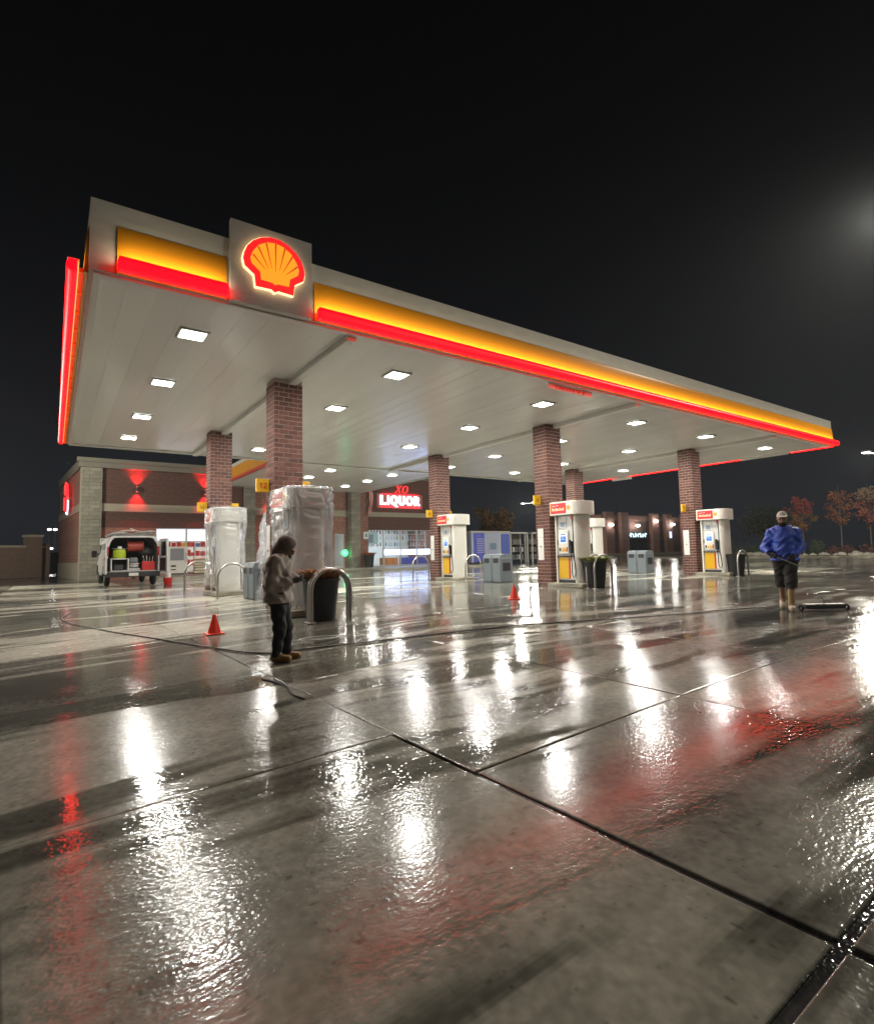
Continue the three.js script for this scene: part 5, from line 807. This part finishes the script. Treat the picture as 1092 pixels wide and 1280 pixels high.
function person(name, label, pos, turn, J, look) {
  const t = thing(name, label, 'person', pos, turn);
  const torso = [[J.pelvis, J.waist, 0.125, 0.12], [J.waist, J.chest, 0.12, 0.145], [J.chest, J.neck, 0.125, 0.06], [J.neck, J.skull, 0.052, 0.055], [J.hipL, J.hipR, 0.105, 0.105], [J.shL, J.shR, 0.058, 0.058], [J.neck, J.shL, 0.05, 0.05], [J.neck, J.shR, 0.05, 0.05]];
  const arms = ['L', 'R'].flatMap((s) => [[J['sh' + s], J['el' + s], 0.058, 0.043], [J['el' + s], J['wr' + s], 0.042, 0.029]]);
  const legs = ['L', 'R'].flatMap((s) => [[J['hip' + s], J['kn' + s], 0.088, 0.058], [J['kn' + s], J['an' + s], 0.056, 0.038], [J['an' + s], J['toe' + s], 0.042, 0.034]]);
  const H = J.head, fx = J.face; // head centre and unit facing vector
  const F = new THREE.Vector3(...fx).normalize(), U0 = new THREE.Vector3(...J.crown).normalize(), R0 = new THREE.Vector3().crossVectors(F, U0).normalize(), U = new THREE.Vector3().crossVectors(R0, F);
  const hp = (f, u, r) => [H[0] + F.x * f + U.x * u + R0.x * r, H[1] + F.y * f + U.y * u + R0.y * r, H[2] + F.z * f + U.z * u + R0.z * r];
  const toHead = (x, y, z) => { const a = x - H[0], b = y - H[1], c = z - H[2]; return [a * F.x + b * F.y + c * F.z, a * U.x + b * U.y + c * U.z, a * R0.x + b * R0.y + c * R0.z]; };
  const headF = (x, y, z) => { const [f, u, r] = toHead(x, y, z); let d = ell(f, u, r, [-0.005, 0.03, 0], [0.098, 0.10, 0.076]); d = smin(d, ell(f, u, r, [0.03, -0.05, 0], [0.062, 0.075, 0.058]), 0.04); d = smin(d, ell(f, u, r, [0.098, -0.015, 0], [0.022, 0.026, 0.014]), 0.015); d = smin(d, ell(f, u, r, [0.085, -0.065, 0], [0.014, 0.012, 0.026]), 0.015); d = smin(d, ell(f, u, r, [0.085, 0.022, 0], [0.018, 0.010, 0.045]), 0.02); for (const s of [-1, 1]) { d = smin(d, ell(f, u, r, [0.0, -0.005, s * 0.078], [0.02, 0.03, 0.010]), 0.008); d = Math.max(d, -ell(f, u, r, [0.098, 0.006, s * 0.033], [0.016, 0.010, 0.014])); } return d; };
  const [lo, hi] = boundsOf([...torso, ...arms, ...legs], 0.03);
  const bf = chain([...torso, ...arms, ...legs], 0.05);
  const hands = ['L', 'R'].map((s) => { const B = handBones(J['wr' + s], J['hd' + s], J['pn' + s], J['th' + s], J['cu' + s] ?? 0.7), [a, b] = boundsOf(B, 0.012); return nets(chain(B, 0.012), a, b, 0.0035); });
  const headG = nets(headF, [H[0] - 0.16, H[1] - 0.17, H[2] - 0.16], [H[0] + 0.16, H[1] + 0.17, H[2] + 0.16], 0.004);
  const paint = (g, c) => { const a = new Float32Array(g.attributes.position.count * 3); for (let k = 0; k < a.length; k += 3) a.set(c, k); g.setAttribute('color', new THREE.BufferAttribute(a, 3)); return g; };
  part('body', mergeGeometries([paint(nets(bf, lo, hi, 0.011), look.skin), paint(headG, look.skin), ...hands.map((g) => paint(g, look.glove))]), mat(1, 1, 1, 0.6, { vertexColors: true }), t);
  for (const s of [-1, 1]) part('eye', new THREE.SphereGeometry(0.0115, 12, 8).translate(...hp(0.086, 0.006, s * 0.033)), mat(0.08, 0.06, 0.05, 0.2), t);
  // clothes: the same skeleton a little thicker, cut at hems and cuffs, with folds
  const fold = (x, y, z, a) => a * (Math.sin(y * 38 + x * 21 + 3 * Math.sin(z * 17)) * 0.45 + (vn(x * 22 + 60, y * 22 + z * 17 + 60, 256, 256) - 0.5) * 1.5);
  const puff = (b, k) => b.map(([p, q, ra, rb]) => [p, q, ra + k, rb + k]);
  const cloth = (nm, bones, k, cut, m, a = 0.008, h = 0.010) => { const f0 = chain(bones, k), [l, u] = boundsOf(bones, 0.05); return part(nm, nets((x, y, z) => Math.max(f0(x, y, z) + fold(x, y, z, a), cut(x, y, z)), l, u, h), m, t); };
  const jb = puff(torso.filter((b, i) => i !== 3), look.bulk), ja = puff(arms, look.bulk * 0.8);
  const wristCut = (x, y, z) => Math.max(...['L', 'R'].map((s) => { const w = J['wr' + s], e = J['el' + s], L = Math.hypot(w[0] - e[0], w[1] - e[1], w[2] - e[2]), d = ((x - w[0]) * (w[0] - e[0]) + (y - w[1]) * (w[1] - e[1]) + (z - w[2]) * (w[2] - e[2])) / L; return Math.hypot(x - w[0], y - w[1], z - w[2]) < 0.09 ? d + 0.005 : -1; }));
  const hem = [J.waist[0], look.hem, 0];
  const skirt = [[[J.pelvis[0], look.hem, J.pelvis[2]], J.waist, 0.135 + look.bulk, 0.125 + look.bulk], [[J.hipL[0], look.hem, J.hipL[2]], J.waist, 0.09 + look.bulk, 0.1], [[J.hipR[0], look.hem, J.hipR[2]], J.waist, 0.09 + look.bulk, 0.1]];
  const jk = cloth('jacket', [...jb, ...ja, ...skirt], 0.06, (x, y, z) => Math.max(look.hem - y, wristCut(x, y, z), y - J.neck[1] - 0.05), look.jacket, 0.013);
  cloth('trousers', puff(legs.filter((b, i) => i % 3 < 2), look.legPuff).concat([[J.hipL, J.hipR, 0.125, 0.125], [J.pelvis, J.waist, 0.13, 0.12]]), 0.04, (x, y, z) => Math.max(look.cuff - y, y - J.waist[1] - 0.04), look.trousers, 0.010);
  for (const s of ['L', 'R']) { const A = J['an' + s], T = J['toe' + s], b = [[[A[0], A[1] + (look.bootH ?? 0.1), A[2]], A, 0.052, 0.055], [[A[0] - 0.03, A[1] - 0.025, A[2]], T, 0.05, 0.046]]; const bt = part('boot', (() => { const f = chain(b, 0.03), [l, u] = boundsOf(b, 0.02); l[1] = Math.min(l[1], -0.02); return nets((x, y, z) => Math.max(f(x, y, z), look.soleY(s) - y), l, u, 0.007); })(), look.boot, t); }
  return { t, hp, toHead, H };
}
{ // hooded person looking down at the hands
  const J = { pelvis: [-0.03, 0.82, 0], waist: [-0.04, 0.98, 0], chest: [-0.03, 1.16, 0], neck: [0.02, 1.32, 0], skull: [0.07, 1.40, 0], hipL: [-0.02, 0.80, -0.075], hipR: [-0.02, 0.80, 0.075], shL: [-0.02, 1.25, -0.17], shR: [-0.02, 1.25, 0.17],
    elL: [-0.02, 1.0, -0.22], elR: [-0.05, 0.99, 0.22], wrL: [0.18, 1.04, -0.08], wrR: [0.18, 1.02, 0.09], hdL: [0.8, 0.1, 0.55], hdR: [0.8, 0.05, -0.5], pnL: [0.1, 0.7, 0.7], pnR: [0.1, 0.6, -0.7], thL: 1, thR: -1, cuL: 1.0, cuR: 1.1,
    knL: [0.05, 0.43, -0.09], knR: [0.02, 0.43, 0.09], anL: [0.05, 0.075, -0.11], anR: [-0.02, 0.075, 0.10], toeL: [0.19, 0.04, -0.14], toeR: [0.13, 0.04, 0.10], head: [0.085, 1.435, 0], face: [0.86, -0.5, 0], crown: [0.5, 0.86, 0] };
  const jm = mat(0.30, 0.25, 0.22, 0.75, { sheen: 0.3, bumpMap: grain, bumpScale: 0.001 });
  const P = person('person', 'person in a taupe hooded jacket and black trousers looking down at gloved hands', [2.33, gy(2.33, 6.72) + 0.0, 6.72], -0.62, J, { skin: [0.22, 0.12, 0.08], glove: [0.02, 0.018, 0.018], bulk: 0.035, legPuff: 0.024, hem: 0.74, cuff: 0.07, jacket: jm, trousers: mat(0.010, 0.011, 0.012, 0.8), boot: mat(0.24, 0.13, 0.03, 0.6), bootH: 0.06, soleY: () => 0.0 });
  const hood = nets((x, y, z) => { const [f, u, r] = P.toHead(x, y, z); let d = ell(f, u, r, [-0.025, 0.02, 0], [0.135, 0.145, 0.118]); d = smin(d, ell(f, u, r, [-0.06, -0.12, 0], [0.10, 0.10, 0.11]), 0.06); d += 0.006 * Math.sin(u * 40 + r * 25); return Math.max(d, -ell(f, u, r, [0.10, -0.02, 0], [0.135, 0.118, 0.085]), -ell(f, u, r, [-0.02, 0.0, 0], [0.115, 0.125, 0.10])); }, P.H.map((v) => v - 0.27), P.H.map((v) => v + 0.2), 0.006);
  P.t.scale.setScalar(0.965);
  part('hood', hood, mat(0.14, 0.105, 0.09, 0.8), P.t);
  part('beard', nets((x, y, z) => { const [f, u, r] = P.toHead(x, y, z); return Math.max(ell(f, u, r, [0.05, -0.085, 0], [0.062, 0.055, 0.062]), u + 0.055); }, P.H.map((v) => v - 0.2), P.H.map((v) => v + 0.15), 0.006), mat(0.02, 0.014, 0.012, 0.9), P.t);
  part('pocket_flap', lb(-0.02, 0.10, 0.86, 0.88, 0.165, 0.19, 0.006), mat(0.05, 0.042, 0.04, 0.8), P.t);
}
{ // person in blue walking towards the camera
  const J = { pelvis: [0, 0.98, 0], waist: [0.02, 1.14, 0], chest: [0.05, 1.36, 0], neck: [0.09, 1.52, 0], skull: [0.12, 1.60, 0], hipL: [0, 0.95, -0.085], hipR: [0, 0.95, 0.085], shL: [0.04, 1.42, -0.17], shR: [0.04, 1.42, 0.17],
    elL: [-0.02, 1.17, -0.26], elR: [-0.06, 1.17, 0.31], wrL: [0.20, 1.02, -0.16], wrR: [0.16, 1.06, 0.22], hdL: [0.7, -0.3, 0.55], hdR: [0.75, -0.35, -0.45], pnL: [0.1, -0.6, 0.6], pnR: [0.1, -0.6, -0.6], thL: 1, thR: -1, cuL: 1.2, cuR: 1.2,
    knL: [0.10, 0.52, -0.07], knR: [-0.06, 0.53, 0.08], anL: [0.12, 0.09, -0.06], anR: [-0.30, 0.20, 0.07], toeL: [0.27, 0.05, -0.07], toeR: [-0.20, 0.06, 0.08], head: [0.15, 1.685, 0], face: [0.99, -0.13, 0], crown: [0.13, 0.99, 0] };
  const look = { skin: [0.27, 0.15, 0.10], glove: [0.015, 0.015, 0.016], bulk: 0.04, legPuff: 0.038, hem: 0.92, cuff: 0.42, jacket: mat(0.055, 0.125, 0.62, 0.55), trousers: mat(0.035, 0.034, 0.032, 0.85), boot: mat(0.40, 0.29, 0.13, 0.55), bootH: 0.27, soleY: (s) => (s === 'L' ? 0 : 0.01) };
  const x = 11.12, d = 4.57, P = person('person', 'person in a blue jacket, white cap and dark shorts walking with a spray wand', [x, gy(x, d), d], Math.PI + 0.39, J, look);
  const capF = nets((X, Y, Z) => { const [f, u, r] = P.toHead(X, Y, Z); const dome = Math.max(ell(f, u, r, [-0.008, 0.045, 0], [0.110, 0.10, 0.088]), -(u - 0.05)); const brim = Math.max(ell(f, u, r, [0.10, 0.056, 0], [0.11, 0.014, 0.08]), -(f - 0.03)); return smin(dome, brim, 0.02); }, P.H.map((v) => v - 0.25), P.H.map((v) => v + 0.25), 0.006);
  part('cap', capF, mat(0.66, 0.66, 0.60, 0.8), P.t);
  part('beard', nets((X, Y, Z) => { const [f, u, r] = P.toHead(X, Y, Z); return Math.max(ell(f, u, r, [0.046, -0.085, 0], [0.066, 0.06, 0.066]), u + 0.055); }, P.H.map((v) => v - 0.2), P.H.map((v) => v + 0.15), 0.006), mat(0.025, 0.018, 0.014, 0.9), P.t);
  for (const s of ['L', 'R']) { const A = J['an' + s], T = J['toe' + s], b = [[[A[0] - 0.05, Math.max(0.05, A[1] - 0.03), A[2]], T, 0.058, 0.056]], f = chain(b, 0.02), [l, u] = boundsOf(b, 0.02); part('shoe', nets((X, Y, Z) => Math.max(f(X, Y, Z), -Y), l, u, 0.007), mat(0.5, 0.43, 0.32, 0.6), P.t); }
  // wand in the hands, local to the same pose
  const w = thing('spray_wand', 'thin metal spray wand held by the person in blue', 'spray wand', [x, gy(x, d), d], Math.PI + 0.39);
  part('lance', rod([0.20, 1.07, 0.28], [0.36, 0.82, -0.22], 0.010), M.steel, w); part('grip', rod([0.20, 1.07, 0.28], [0.235, 1.015, 0.17], 0.018), M.black, w);
}
// thin drizzle haze: lamps get a soft glow
scene.fog = new THREE.FogExp2(0xdfe4ea, 0.00042);
renderer.render(scene, camera);
